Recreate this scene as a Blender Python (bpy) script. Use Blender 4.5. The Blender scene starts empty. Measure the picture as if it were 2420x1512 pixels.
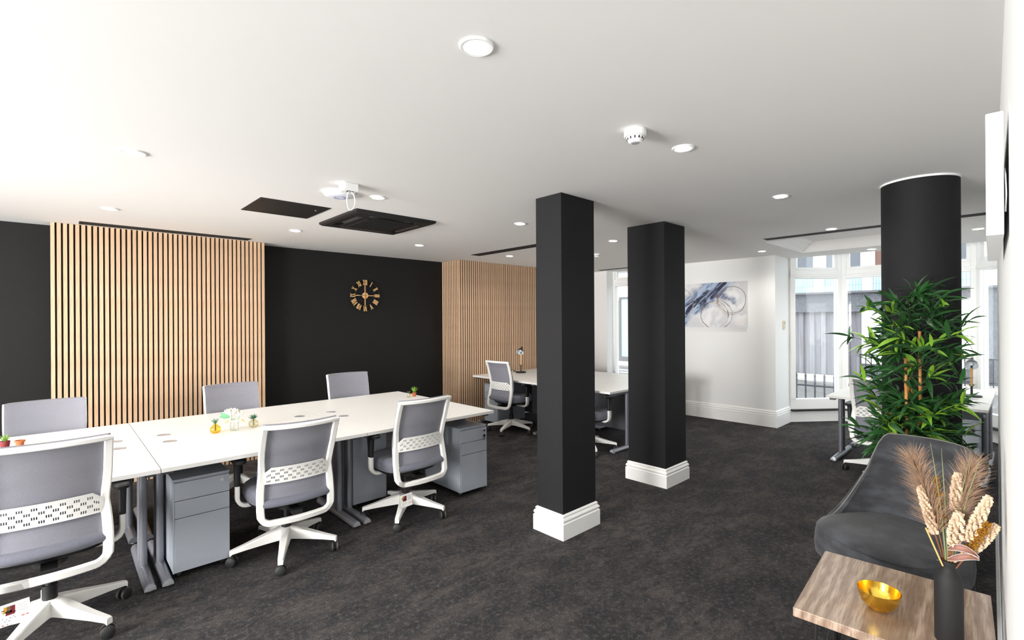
import bpy, bmesh, math, random
from mathutils import Vector, Matrix
R = math.radians
sc = bpy.context.scene
col = sc.collection

# ------------------------------------------------------------------ camera
CAM_H = 1.5654
HC = 2.476                      # ceiling height
fw = Vector((0.685002, 0.728541, 0.000408))
rt = Vector((0.728529, -0.684987, -0.006160))
up = Vector((0.004208, -0.004517, 0.999981))
cam_d = bpy.data.cameras.new('camera'); cam = bpy.data.objects.new('camera', cam_d); col.objects.link(cam)
cam_d.sensor_fit = 'HORIZONTAL'; cam_d.sensor_width = 36.0; cam_d.lens = 36.0 * 1141.7 / 2420.0
cam_d.clip_start = 0.01; cam_d.clip_end = 200
m = Matrix.Identity(4)
for i in range(3):
    m[i][0] = rt[i]; m[i][1] = up[i]; m[i][2] = -fw[i]
m[0][3], m[1][3], m[2][3] = 0.0, 0.0, CAM_H
cam.matrix_world = m
sc.camera = cam

# ------------------------------------------------------------------ world, fill light, exposure
w = bpy.data.worlds.new('world'); sc.world = w; w.use_nodes = True
bg = w.node_tree.nodes['Background']
bg.inputs['Color'].default_value = (0.93, 0.97, 1.0, 1); bg.inputs['Strength'].default_value = 2.9
vs = sc.view_settings
vs.view_transform = 'Standard'; vs.look = 'None'; vs.exposure = 0.5; vs.gamma = 1.0; vs.use_curve_mapping = False

def area_light(name, loc, direction, sx, sy, power, color=(1, 1, 1)):
    d = bpy.data.lights.new(name, 'AREA'); d.shape = 'RECTANGLE'; d.size = sx; d.size_y = sy
    d.energy = power; d.color = color
    o = bpy.data.objects.new(name, d); col.objects.link(o); o.location = loc
    o.rotation_euler = Vector(direction).to_track_quat('-Z', 'Z').to_euler()
    return o
# added fill light behind the camera, shining through two made-up windows
area_light('rear_fill', (-4.26, 2.0, 1.35), (1, 0.0, 0.05), 1.9, 1.7, 420, (1.0, 0.985, 0.965))
area_light('rear_fill', (-4.26, 4.6, 1.35), (1, 0.0, 0.05), 1.5, 1.7, 150, (1.0, 0.985, 0.965))
DOWNLIGHT_W = 25.0

# ------------------------------------------------------------------ materials
def S(r, g, b):
    def f(c):
        c /= 255.0
        return c / 12.92 if c <= 0.04045 else ((c + 0.055) / 1.055) ** 2.4
    return (f(r), f(g), f(b), 1)
M = {}
def mat(name, color, rough=0.5, metal=0.0, spec=0.5, noise=None, bump=None, coat=0.0, rnd=0.0, sheen=0.0):
    """noise=(colour2, scale, (sx,sy,sz), contrast lo, hi), bump=(scale, strength)"""
    ma = bpy.data.materials.new(name); ma.use_nodes = True; nt = ma.node_tree; N = nt.nodes; L = nt.links
    b = N['Principled BSDF']
    b.inputs['Base Color'].default_value = color; b.inputs['Roughness'].default_value = rough
    b.inputs['Metallic'].default_value = metal; b.inputs['Specular IOR Level'].default_value = spec
    if coat: b.inputs['Coat Weight'].default_value = coat; b.inputs['Coat Roughness'].default_value = 0.08
    if sheen: b.inputs['Sheen Weight'].default_value = sheen; b.inputs['Sheen Roughness'].default_value = 0.45
    tc = N.new('ShaderNodeTexCoord'); out = None
    if noise:
        c2, scl, sv, lo, hi = noise
        mp = N.new('ShaderNodeMapping'); mp.inputs['Scale'].default_value = sv
        L.new(tc.outputs['Object'], mp.inputs['Vector'])
        nz = N.new('ShaderNodeTexNoise'); nz.inputs['Scale'].default_value = scl; nz.inputs['Detail'].default_value = 5
        L.new(mp.outputs['Vector'], nz.inputs['Vector'])
        rp = N.new('ShaderNodeMapRange'); rp.inputs['From Min'].default_value = lo; rp.inputs['From Max'].default_value = hi
        L.new(nz.outputs['Fac'], rp.inputs['Value'])
        mx = N.new('ShaderNodeMix'); mx.data_type = 'RGBA'
        mx.inputs[6].default_value = color; mx.inputs[7].default_value = c2
        L.new(rp.outputs['Result'], mx.inputs[0]); out = mx.outputs[2]
    if rnd:
        oi = N.new('ShaderNodeObjectInfo'); hs = N.new('ShaderNodeHueSaturation')
        mr = N.new('ShaderNodeMapRange'); mr.inputs['To Min'].default_value = 1 - rnd; mr.inputs['To Max'].default_value = 1 + rnd
        L.new(oi.outputs['Random'], mr.inputs['Value']); L.new(mr.outputs['Result'], hs.inputs['Value'])
        if out: L.new(out, hs.inputs['Color'])
        else: hs.inputs['Color'].default_value = color
        out = hs.outputs['Color']
    if out: L.new(out, b.inputs['Base Color'])
    if bump:
        nb = N.new('ShaderNodeTexNoise'); nb.inputs['Scale'].default_value = bump[0]; nb.inputs['Detail'].default_value = 3
        L.new(tc.outputs['Object'], nb.inputs['Vector'])
        bp = N.new('ShaderNodeBump'); bp.inputs['Strength'].default_value = bump[1]; bp.inputs['Distance'].default_value = 0.01
        L.new(nb.outputs['Fac'], bp.inputs['Height']); L.new(bp.outputs['Normal'], b.inputs['Normal'])
    M[name] = ma
    return ma
def emit(name, color, strength):
    ma = bpy.data.materials.new(name); ma.use_nodes = True; nt = ma.node_tree
    b = nt.nodes['Principled BSDF']; b.inputs['Base Color'].default_value = color
    b.inputs['Emission Color'].default_value = color; b.inputs['Emission Strength'].default_value = strength
    M[name] = ma
def thin_glass(name, tint, gloss=0.08, rough=0.02):
    ma = bpy.data.materials.new(name); ma.use_nodes = True; nt = ma.node_tree; N = nt.nodes; L = nt.links
    N.remove(N['Principled BSDF'])
    t = N.new('ShaderNodeBsdfTransparent'); t.inputs['Color'].default_value = tint
    g = N.new('ShaderNodeBsdfGlossy'); g.inputs['Roughness'].default_value = rough
    lw = N.new('ShaderNodeLayerWeight'); lw.inputs['Blend'].default_value = 0.35
    mr = N.new('ShaderNodeMapRange'); mr.inputs['To Min'].default_value = gloss * 0.5; mr.inputs['To Max'].default_value = gloss * 2
    L.new(lw.outputs['Fresnel'], mr.inputs['Value'])
    mx = N.new('ShaderNodeMixShader'); L.new(mr.outputs['Result'], mx.inputs[0])
    L.new(t.outputs[0], mx.inputs[1]); L.new(g.outputs[0], mx.inputs[2]); L.new(mx.outputs[0], N['Material Output'].inputs['Surface'])
    M[name] = ma
def see_through(name, base, amount):
    """mesh fabric: a weave that lets a little light through"""
    ma = M[base].copy(); ma.name = name; nt = ma.node_tree; N = nt.nodes; L = nt.links
    p = N['Principled BSDF']; t = N.new('ShaderNodeBsdfTransparent')
    mx = N.new('ShaderNodeMixShader'); mx.inputs[0].default_value = amount
    L.new(p.outputs[0], mx.inputs[1]); L.new(t.outputs[0], mx.inputs[2]); L.new(mx.outputs[0], N['Material Output'].inputs['Surface'])
    M[name] = ma

mat('white_paint', S(243, 243, 242), 0.55)
mat('ceiling_paint', S(236, 235, 233), 0.75, bump=(3.0, 0.05))
mat('wall_white', S(240, 241, 240), 0.6)
mat('gloss_white', S(246, 246, 244), 0.35)
mat('wall_black', S(19, 19, 19), 0.7, spec=.3, noise=(S(23, 23, 23), 40, (1, 1, 1), .3, .7))
mat('column_black', S(27, 27, 29), 0.7, spec=.22, noise=(S(31, 31, 33), 60, (1, 1, 1), .3, .7), bump=(80, .04))
mat('felt_black', S(14, 13, 13), 0.95)
mat('oak_slat', S(214, 181, 150), 0.5, noise=(S(191, 153, 119), 6, (30, 30, 1.2), .38, .68), rnd=.06)
mat('metal_black', S(16, 16, 17), 0.45)
mat('vent_black', S(19, 18, 18), 0.55)
mat('vent_brown', S(62, 51, 48), 0.6)
mat('desk_white', S(224, 223, 220), 0.42, spec=.4)
mat('silver_grey', S(128, 130, 137), 0.32, metal=0.35)
mat('foot_silver', S(176, 178, 183), 0.3, metal=0.4)
mat('steel', S(196, 196, 198), 0.28, metal=.45)
mat('ped_grey', S(160, 166, 174), 0.42, noise=(S(152, 158, 167), 220, (1, 1, 1), .35, .65))
mat('ped_dark', S(70, 74, 82), 0.42)
mat('panel_grey', S(104, 106, 112), 0.5)
mat('chair_white', S(232, 231, 227), 0.38)
mat('seat_fabric', S(112, 113, 124), 0.9, noise=(S(100, 102, 114), 260, (1, 1, 1), .35, .65), bump=(420, .15), sheen=.15)
mat('mesh_base', S(140, 140, 149), 0.85, noise=(S(129, 129, 139), 300, (1, 1, 1), .35, .65), bump=(500, .15))
see_through('mesh_fabric', 'mesh_base', 0.16)
mat('plastic_black', S(17, 17, 18), 0.5)
mat('rubber_black', S(24, 24, 25), 0.6)
mat('caster_grey', S(70, 68, 66), 0.6)
mat('gold', S(232, 186, 124), 0.45, metal=.2)
mat('brass', S(240, 200, 84), 0.2, metal=1.0)
mat('velvet', S(42, 43, 46), 0.85, noise=(S(62, 64, 68), 9, (1, 1, 2.2), .42, .66), bump=(120, .12), sheen=.12)
mat('velvet_stitch', S(128, 126, 122), 0.9)
mat('vase_black', S(19, 19, 20), 0.72)
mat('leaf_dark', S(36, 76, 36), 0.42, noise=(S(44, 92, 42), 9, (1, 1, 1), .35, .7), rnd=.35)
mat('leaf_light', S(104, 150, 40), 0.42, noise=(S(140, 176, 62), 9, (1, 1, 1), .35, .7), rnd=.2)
mat('twig', S(70, 92, 62), 0.7)
mat('bamboo_cane', S(196, 140, 74), 0.45, noise=(S(160, 104, 46), 5, (6, 6, 1), .35, .7))
mat('soil', S(44, 32, 24), 0.95)
mat('pampas', S(176, 146, 120), 0.9, noise=(S(148, 118, 94), 30, (1, 1, 1), .3, .7))
mat('cream_flower', S(226, 203, 176), 0.85, noise=(S(205, 174, 144), 60, (1, 1, 1), .35, .7))
mat('gold_berry', S(178, 126, 24), 0.32, metal=.6)
mat('dry_leaf', S(160, 118, 106), 0.6, noise=(S(132, 92, 82), 20, (1, 1, 1), .3, .7))
mat('dry_leaf_edge', S(214, 198, 190), 0.7)
mat('straw', S(206, 160, 96), 0.6)
mat('stem_brown', S(140, 84, 50), 0.6)
mat('grass_green', S(112, 122, 76), 0.6)
mat('succulent', S(58, 104, 78), 0.5, noise=(S(88, 132, 100), 60, (1, 1, 1), .3, .7))
mat('succulent_pale', S(120, 170, 128), 0.5)
mat('terracotta', S(176, 98, 58), 0.8)
mat('petal_white', S(250, 248, 236), 0.7)
mat('petal_yellow', S(222, 178, 40), 0.6)
mat('ribbon', S(248, 246, 240), 0.5)
mat('leaf_mint', S(122, 186, 142), 0.5)
thin_glass('window_glass', (0.97, 0.985, 0.99, 1), .06)
thin_glass('clear_glass', (0.95, 0.95, 0.92, 1), .12)
thin_glass('amber_glass', (1.0, 0.80, 0.22, 1), .12)
thin_glass('olive_glass', (0.88, 0.85, 0.68, 1), .12)
thin_glass('plastic_film', (0.90, 0.90, 0.90, 1), .22, .08)
emit('lamp_lens', (1.0, 0.97, 0.93, 1), 30.0)
emit('led_green', (0.3, 0.5, 1.0, 1), 1.5)
mat('ap_white', S(236, 238, 246), 0.35)
mat('ap_ring', S(120, 135, 200), 0.4)
mat('dark_hole', S(28, 28, 30), 0.8)
mat('print_grey', S(176, 178, 180), 0.8); mat('print_red', S(190, 52, 44), 0.7); mat('print_dkred', S(112, 26, 34), 0.7)
mat('print_yellow', S(188, 142, 40), 0.7); mat('print_olive', S(104, 88, 56), 0.7); mat('print_dark', S(40, 36, 34), 0.7)
mat('card_white', S(240, 239, 236), 0.5)
mat('beige_plastic', S(224, 212, 184), 0.5); mat('lcd_grey', S(150, 168, 172), 0.3)
mat('lamp_inner', S(212, 222, 230), 0.4)
mat('wood_tan', S(206, 158, 104), 0.5, noise=(S(178, 128, 78), 12, (4, 4, 1), .35, .7))
mat('sill_black', S(34, 34, 36), 0.4); mat('sill_grey', S(120, 124, 132), 0.5)
mat('bench_wood', S(196, 140, 108), 0.5, noise=(S(150, 88, 58), 4, (1, 6, 1), .35, .75))
# outside
mat('asphalt', S(112, 110, 109), 0.9, noise=(S(92, 90, 90), 6, (1, 1, 1), .35, .7))
mat('pavement', S(186, 180, 172), 0.9); mat('yellow_line', S(206, 176, 110), 0.8)
mat('render_white', S(240, 238, 232), 0.8); mat('concrete', S(92, 93, 98), 0.9, noise=(S(124, 126, 131), 30, (1, 1, 1), .4, .75))
mat('ledge_grey', S(104, 104, 108), 0.8)
mat('cladding', S(142, 141, 147), 0.6, noise=(S(112, 109, 110), 2, (1, 6, .3), .35, .75))
mat('frame_white', S(236, 236, 234), 0.5); mat('curtain_brown', S(112, 82, 74), 0.8); mat('dark_pane', S(90, 95, 102), 0.3)
mat('stone', S(222, 196, 172), 0.8, noise=(S(198, 168, 144), 8, (1, 1, 1), .3, .7)); mat('shop_glass', S(172, 196, 190), 0.15); mat('shop_grey', S(112, 112, 116), 0.6)
mat('iron', S(66, 70, 78), 0.6); mat('iron_black', S(36, 38, 42), 0.6); mat('alu', S(196, 198, 202), 0.3, metal=.8)
# cyan wall tiles: too far away to tell apart one by one
def tile_mat():
    ma = bpy.data.materials.new('cyan_tile'); ma.use_nodes = True; nt = ma.node_tree; N = nt.nodes; L = nt.links
    tc = N.new('ShaderNodeTexCoord'); mp = N.new('ShaderNodeMapping'); mp.inputs['Rotation'].default_value = (R(90), 0, R(90))
    br = N.new('ShaderNodeTexBrick'); br.offset = 0; br.inputs['Scale'].default_value = 1
    br.inputs['Brick Width'].default_value = .085; br.inputs['Row Height'].default_value = .42; br.inputs['Mortar Size'].default_value = .006
    br.inputs['Color1'].default_value = S(168, 196, 202); br.inputs['Color2'].default_value = S(158, 188, 196); br.inputs['Mortar'].default_value = S(96, 126, 138)
    sx = N.new('ShaderNodeSeparateXYZ'); cx = N.new('ShaderNodeCombineXYZ')
    L.new(tc.outputs['Object'], sx.inputs[0]); L.new(sx.outputs['Y'], cx.inputs['X']); L.new(sx.outputs['Z'], cx.inputs['Y'])
    L.new(cx.outputs[0], br.inputs['Vector']); L.new(br.outputs['Color'], N['Principled BSDF'].inputs['Base Color'])
    N['Principled BSDF'].inputs['Roughness'].default_value = .3
    M['cyan_tile'] = ma
tile_mat()
def carpet_mat():
    ma = bpy.data.materials.new('carpet'); ma.use_nodes = True; nt = ma.node_tree; N = nt.nodes; L = nt.links
    b = N['Principled BSDF']; b.inputs['Roughness'].default_value = .95; b.inputs['Specular IOR Level'].default_value = .15
    tc = N.new('ShaderNodeTexCoord')
    def nz(scale, det, sv=(1, 1, 1), dist=0.0):
        mp = N.new('ShaderNodeMapping'); mp.inputs['Scale'].default_value = sv; mp.inputs['Rotation'].default_value = (0, 0, R(8))
        L.new(tc.outputs['Object'], mp.inputs['Vector'])
        n = N.new('ShaderNodeTexNoise'); n.inputs['Scale'].default_value = scale; n.inputs['Detail'].default_value = det
        n.inputs['Roughness'].default_value = .68; n.inputs['Distortion'].default_value = dist
        L.new(mp.outputs['Vector'], n.inputs['Vector']); return n.outputs['Fac']
    def rng(s, a, c, t0=0.0, t1=1.0):
        r = N.new('ShaderNodeMapRange'); r.inputs['From Min'].default_value = a; r.inputs['From Max'].default_value = c
        r.inputs['To Min'].default_value = t0; r.inputs['To Max'].default_value = t1
        L.new(s, r.inputs['Value']); return r.outputs['Result']
    def mix(f, a, c):
        x = N.new('ShaderNodeMix'); x.data_type = 'RGBA'; L.new(f, x.inputs[0])
        for k, v in ((6, a), (7, c)):
            if isinstance(v, tuple): x.inputs[k].default_value = v
            else: L.new(v, x.inputs[k])
        return x.outputs[2]
    c = mix(rng(nz(2.6, 7, (1, 1.6, 1), .15), .42, .60), S(52, 52, 55), S(82, 77, 75))
    c = mix(rng(nz(10, 7, (1, 1.8, 1), .2), .34, .54), S(48, 47, 48), c)
    c = mix(rng(nz(38, 6), .50, .68, 0, .8), c, S(100, 96, 94))
    c = mix(rng(nz(150, 3), .36, .60, .7, 0), c, S(22, 22, 23))
    # one 50 cm carpet tile differs faintly from the next
    ck = N.new('ShaderNodeTexBrick'); ck.offset = .5; ck.inputs['Scale'].default_value = 1; ck.inputs['Brick Width'].default_value = .5
    ck.inputs['Row Height'].default_value = .5; ck.inputs['Mortar Size'].default_value = .0
    ck.inputs['Color1'].default_value = (.9, .9, .9, 1); ck.inputs['Color2'].default_value = (1.08, 1.07, 1.06, 1)
    L.new(tc.outputs['Object'], ck.inputs['Vector'])
    mu = N.new('ShaderNodeMix'); mu.data_type = 'RGBA'; mu.blend_type = 'MULTIPLY'; mu.inputs[0].default_value = 1
    L.new(c, mu.inputs[6]); L.new(ck.outputs['Color'], mu.inputs[7]); L.new(mu.outputs[2], b.inputs['Base Color'])
    bp = N.new('ShaderNodeBump'); bp.inputs['Strength'].default_value = .5; bp.inputs['Distance'].default_value = .004
    L.new(nz(240, 2), bp.inputs['Height']); L.new(bp.outputs['Normal'], b.inputs['Normal'])
    M['carpet'] = ma
carpet_mat()
def grain_mat():
    ma = bpy.data.materials.new('table_wood'); ma.use_nodes = True; nt = ma.node_tree; N = nt.nodes; L = nt.links
    b = N['Principled BSDF']; b.inputs['Roughness'].default_value = .28; b.inputs['Specular IOR Level'].default_value = .5
    tc = N.new('ShaderNodeTexCoord'); mp = N.new('ShaderNodeMapping'); mp.inputs['Scale'].default_value = (1.0, 3.4, 1.0)
    L.new(tc.outputs['Object'], mp.inputs['Vector'])
    wv = N.new('ShaderNodeTexWave'); wv.wave_type = 'RINGS'; wv.inputs['Scale'].default_value = 3.0; wv.inputs['Distortion'].default_value = 7
    wv.inputs['Detail'].default_value = 4; wv.inputs['Detail Scale'].default_value = 1.1
    L.new(mp.outputs['Vector'], wv.inputs['Vector'])
    m2 = N.new('ShaderNodeMapping'); m2.inputs['Scale'].default_value = (6, 90, 20); L.new(tc.outputs['Object'], m2.inputs['Vector'])
    n2 = N.new('ShaderNodeTexNoise'); n2.inputs['Scale'].default_value = 1.6; n2.inputs['Detail'].default_value = 6; L.new(m2.outputs['Vector'], n2.inputs['Vector'])
    r1 = N.new('ShaderNodeValToRGB'); r1.color_ramp.elements[0].color = S(140, 118, 102); r1.color_ramp.elements[1].color = S(178, 158, 140)
    L.new(wv.outputs['Fac'], r1.inputs['Fac'])
    r2 = N.new('ShaderNodeMapRange'); r2.inputs['From Min'].default_value = .45; r2.inputs['From Max'].default_value = .75; L.new(n2.outputs['Fac'], r2.inputs['Value'])
    mx = N.new('ShaderNodeMix'); mx.data_type = 'RGBA'; L.new(r2.outputs['Result'], mx.inputs[0]); L.new(r1.outputs['Color'], mx.inputs[6]); mx.inputs[7].default_value = S(120, 94, 76)
    L.new(mx.outputs[2], b.inputs['Base Color'])
    M['table_wood'] = ma
grain_mat()

# ------------------------------------------------------------------ mesh helpers
class MB:
    def __init__(s): s.v = []; s.f = []
    def add(s, vs, fs):
        n = len(s.v); s.v += [tuple(v) for v in vs]; s.f += [tuple(i + n for i in f) for f in fs]; return s
    def box(s, x0, x1, y0, y1, z0, z1):
        vs = [(x, y, z) for z in (z0, z1) for y in (y0, y1) for x in (x0, x1)]
        return s.add(vs, [(0, 2, 3, 1), (4, 5, 7, 6), (0, 1, 5, 4), (1, 3, 7, 5), (3, 2, 6, 7), (2, 0, 4, 6)])
    def rings(s, rs, cap0=True, cap1=True, closed=True):
        """loft through rings of equal length"""
        n = len(rs[0]); vs = [p for r in rs for p in r]; fs = []
        for i in range(len(rs) - 1):
            for j in range(n if closed else n - 1):
                k = (j + 1) % n
                fs.append((i * n + j, i * n + k, (i + 1) * n + k, (i + 1) * n + j))
        if closed and cap0: fs.append(tuple(range(n - 1, -1, -1)))
        if closed and cap1: fs.append(tuple((len(rs) - 1) * n + j for j in range(n)))
        return s.add(vs, fs)
    def cyl(s, c, r, z0, z1, n=20, r1=None):
        r1 = r if r1 is None else r1
        return s.rings([[(c[0] + q * math.cos(2 * math.pi * i / n), c[1] + q * math.sin(2 * math.pi * i / n), z) for i in range(n)] for q, z in ((r, z0), (r1, z1))])
    def lathe(s, prof, c=(0, 0, 0), n=24, ribs=0, amp=0.0):
        rs = []
        for r, z in prof:
            rs.append([(c[0] + r * (1 + amp * math.cos(ribs * 2 * math.pi * i / n)) * math.cos(2 * math.pi * i / n), c[1] + r * (1 + amp * math.cos(ribs * 2 * math.pi * i / n)) * math.sin(2 * math.pi * i / n), c[2] + z) for i in range(n)])
        return s.rings(rs)
    def tube(s, pts, r, n=8, cap=True, flat=1.0):
        pts = [Vector(p) for p in pts]; rs = []; ref = None
        for i, p in enumerate(pts):
            t = (pts[min(i + 1, len(pts) - 1)] - pts[max(i - 1, 0)]).normalized()
            if ref is None:
                ref = Vector((0, 0, 1)) if abs(t.z) < .9 else Vector((1, 0, 0))
            a = (ref - t * ref.dot(t)).normalized(); ref = a; b = t.cross(a)
            q = r[i] if isinstance(r, (list, tuple)) else r
            rs.append([p + a * q * flat * math.cos(2 * math.pi * k / n) + b * q * math.sin(2 * math.pi * k / n) for k in range(n)])
        return s.rings(rs, cap, cap)
    def disc(s, c, axis, r, h, n=20):
        axis = Vector(axis).normalized(); q = axis.to_track_quat('Z', 'Y'); c = Vector(c)
        return s.rings([[c + q @ Vector((r * math.cos(2 * math.pi * i / n), r * math.sin(2 * math.pi * i / n), z)) for i in range(n)] for z in (-h / 2, h / 2)])
    def grid(s, fn, nu, nv):
        vs = [fn(i / nu, j / nv) for j in range(nv + 1) for i in range(nu + 1)]
        return s.add(vs, [(j * (nu + 1) + i, j * (nu + 1) + i + 1, (j + 1) * (nu + 1) + i + 1, (j + 1) * (nu + 1) + i) for j in range(nv) for i in range(nu)])
    def slab(s, fn, nu, nv):
        """closed sheet: fn(u,v,side) with side 0/1"""
        n = len(s.v)
        for side in (0, 1):
            for j in range(nv + 1):
                for i in range(nu + 1): s.v.append(tuple(fn(i / nu, j / nv, side)))
        a = n; b = n + (nu + 1) * (nv + 1); w_ = nu + 1
        for j in range(nv):
            for i in range(nu):
                k = j * w_ + i
                s.f.append((a + k, a + k + w_, a + k + w_ + 1, a + k + 1)); s.f.append((b + k, b + k + 1, b + k + w_ + 1, b + k + w_))
        for i in range(nu):
            s.f.append((a + i, a + i + 1, b + i + 1, b + i)); k = nv * w_ + i
            s.f.append((a + k + 1, a + k, b + k, b + k + 1))
        for j in range(nv):
            k = j * w_
            s.f.append((a + k + w_, a + k, b + k, b + k + w_)); k += nu
            s.f.append((a + k, a + k + w_, b + k + w_, b + k))
        return s
    def mesh(s, name, ma, smooth=False):
        me = bpy.data.meshes.new(name); me.from_pydata(s.v, [], s.f); me.materials.append(M[ma])
        bm = bmesh.new(); bm.from_mesh(me); bmesh.ops.recalc_face_normals(bm, faces=bm.faces); bm.to_mesh(me); bm.free()
        if smooth:
            me.polygons.foreach_set('use_smooth', [True] * len(me.polygons)); me.set_sharp_from_angle(angle=R(38))
        me.update(); return me
    def build(s, name, ma, parent=None, smooth=False, bevel=0.0, loc=None, rot=None):
        return link(name, s.mesh(name, ma, smooth), parent, bevel, loc, rot)
def link(name, me, parent=None, bevel=0.0, loc=None, rot=None):
    o = bpy.data.objects.new(name, me); col.objects.link(o); o.parent = parent
    if bevel:
        b = o.modifiers.new('bevel', 'BEVEL'); b.width = bevel; b.segments = 2; b.limit_method = 'ANGLE'; b.angle_limit = R(40)
    if loc is not None: o.location = loc
    if rot is not None: o.rotation_euler = rot
    return o
def thing(name, label, cat, loc=(0, 0, 0), rz=0.0, group=None):
    o = bpy.data.objects.new(name, None); col.objects.link(o); o.empty_display_size = .1
    o.location = loc; o.rotation_euler = (0, 0, rz); tag(o, label, cat, group); return o
def tag(o, label, cat, group=None):
    o['label'] = label; o['category'] = cat
    if group: o['group'] = group
    return o
def struct(o, label=None):
    o['kind'] = 'structure'
    if label: o['label'] = label
    return o
def copy_tree(o, parent=None):
    c = o.copy(); col.objects.link(c); c.parent = parent
    for ch in o.children: copy_tree(ch, c)
    return c
def box(name, ma, x0, x1, y0, y1, z0, z1, parent=None, bevel=0.0):
    return MB().box(x0, x1, y0, y1, z0, z1).build(name, ma, parent, bevel=bevel)
def prism(poly, z0, z1):
    n = len(poly); b = MB()
    b.add([(x, y, z0) for x, y in poly] + [(x, y, z1) for x, y in poly], [tuple(range(n - 1, -1, -1)), tuple(range(n, 2 * n))] + [(i, (i + 1) % n, n + (i + 1) % n, n + i) for i in range(n)])
    return b
def sweep_profile(path, prof, closed=False):
    """profile (offset to the right of travel, z) swept along a plan polyline with mitred corners"""
    P = [Vector((p[0], p[1])) for p in path]; n = len(P); rs = []
    for i in range(n):
        a = P[i - 1] if (i > 0 or closed) else None; c = P[(i + 1) % n] if (i < n - 1 or closed) else None
        d1 = (P[i] - a).normalized() if a is not None else None; d2 = (c - P[i]).normalized() if c is not None else None
        d1 = d1 or d2; d2 = d2 or d1
        n1 = Vector((d1.y, -d1.x)); n2 = Vector((d2.y, -d2.x)); mt = (n1 + n2).normalized(); k = 1 / max(.3, mt.dot(n1))
        rs.append([(P[i].x + mt.x * o * k, P[i].y + mt.y * o * k, z) for o, z in prof])
    b = MB()
    if closed: rs.append(rs[0])
    return b.rings(rs, not closed, not closed)

# ------------------------------------------------------------------ the room shell
X0, X1 = -4.2, 8.13
YL = 6.231
fl = MB().box(X0 - .1, 8.95, -1.4, YL + .1, -.12, 0.0).build('floor', 'carpet'); struct(fl, 'dark grey and brown flecked carpet')
ce = MB()
ce.box(X0 - .1, 6.13, -1.4, YL + .1, HC, HC + .2).box(6.13, 7.54, 2.13, YL + .1, HC, HC + .2).box(7.54, X1, -1.4, YL + .1, HC, HC + .55)
ce.box(6.13, 7.54, -1.4, .75, HC, HC + .2).box(6.13, 7.54, .75, 2.13, HC + .14, HC + .2).box(X1, 9.0, -1.4, 2.75, HC + .45, HC + .55).box(X1, 9.0, 2.75, YL + .1, HC + .45, HC + .55)
struct(ce.build('ceiling', 'ceiling_paint'), 'white plaster ceiling')
# cornice on the left side of the ceiling recess
cn = MB().rings([[(x, 2.13 - o, HC + z) for o, z in ((0, 0), (.012, 0), (.016, .012), (.03, .016), (.034, .03), (.06, .05), (.09, .085), (.098, .1), (.115, .105), (.12, .118), (.15, .122), (.155, .139), (0, .139))] for x in (6.16, 7.535)]).build('trim_1', 'gloss_white')
struct(cn, 'white moulded cornice inside the ceiling recess')
struct(box('wall_left', 'wall_black', X0 - .1, 4.40, YL, YL + .12, 0, HC), 'matt black wall')
struct(MB().box(4.40, 7.62, 5.825, YL + .12, 0, HC).build('wall_left', 'wall_black'))
# wall behind the camera; its two windows are added for the fill
wb = MB()
wb.box(X0 - .1, X0, -1.4, 1.0, 0, HC).box(X0 - .1, X0, 3.0, 3.8, 0, HC).box(X0 - .1, X0, 5.4, YL, 0, HC)
for a, b_ in ((1.0, 3.0), (3.8, 5.4)):
    wb.box(X0 - .1, X0, a, b_, 0, .45).box(X0 - .1, X0, a, b_, 2.25, HC)
struct(wb.build('wall_back', 'wall_white'))
for k, (a, b_) in enumerate(((1.0, 3.0), (3.8, 5.4))):
    f = MB().box(X0 - .07, X0 - .02, a, a + .06, .45, 2.25).box(X0 - .07, X0 - .02, b_ - .06, b_, .45, 2.25).box(X0 - .07, X0 - .02, a + .06, b_ - .06, .45, .51).box(X0 - .07, X0 - .02, a + .06, b_ - .06, 2.19, 2.25).box(X0 - .07, X0 - .02, (a + b_) / 2 - .03, (a + b_) / 2 + .03, .51, 2.19)
    struct(f.build('window_%d' % (k + 1), 'white_paint'))  # frame of a made-up window round the added fill light
# right-hand wall: it runs almost along the line of sight and stops short of the bay
def wy(x): return -0.033 + 0.0354 * x
WR0, WR1 = 0.93, 4.62
struct(prism([(WR0, wy(WR0)), (WR1, wy(WR1)), (WR1, -.3), (X1, -.3), (X1, -.42), (WR0, -.42)], 0, HC).build('wall_right', 'wall_white'), 'white wall')
struct(MB().box(X0, WR0, -1.4, -1.3, 0, HC).box(WR0, WR0 + .1, -1.4, -.42, 0, HC).build('wall_right', 'wall_white'))
struct(sweep_profile([(WR0, wy(WR0)), (WR1, wy(WR1))], [(-.002, 0), (-.017, 0), (-.017, .10), (-.011, .108), (-.015, .118), (-.006, .135), (-.002, .135)]).build('baseboard_right', 'gloss_white'))

# window side: pier with the painting, return walls, sills
PX = 7.5
struct(prism([(PX, 4.25), (PX, 2.462), (8.12, 2.462), (8.25, 2.62), (8.25, 4.25)], 0, HC + .45).build('wall_front', 'wall_white'), 'white wall between the two window bays')
struct(prism([(PX, 5.38), (7.72, 5.38), (7.72, 5.9), (PX, 5.9)], 0, HC + .45).build('wall_front', 'wall_white'))
BASEP = [(0, 0), (.022, 0), (.022, .17), (.016, .178), (.02, .186), (.02, .198), (.012, .208), (.014, .222), (.006, .238), (0, .24)]
struct(sweep_profile([(PX, 4.25), (PX, 2.462), (8.12, 2.462)], [(o, z) for o, z in BASEP]).build('baseboard_front', 'gloss_white'), 'tall white moulded skirting board')
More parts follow.
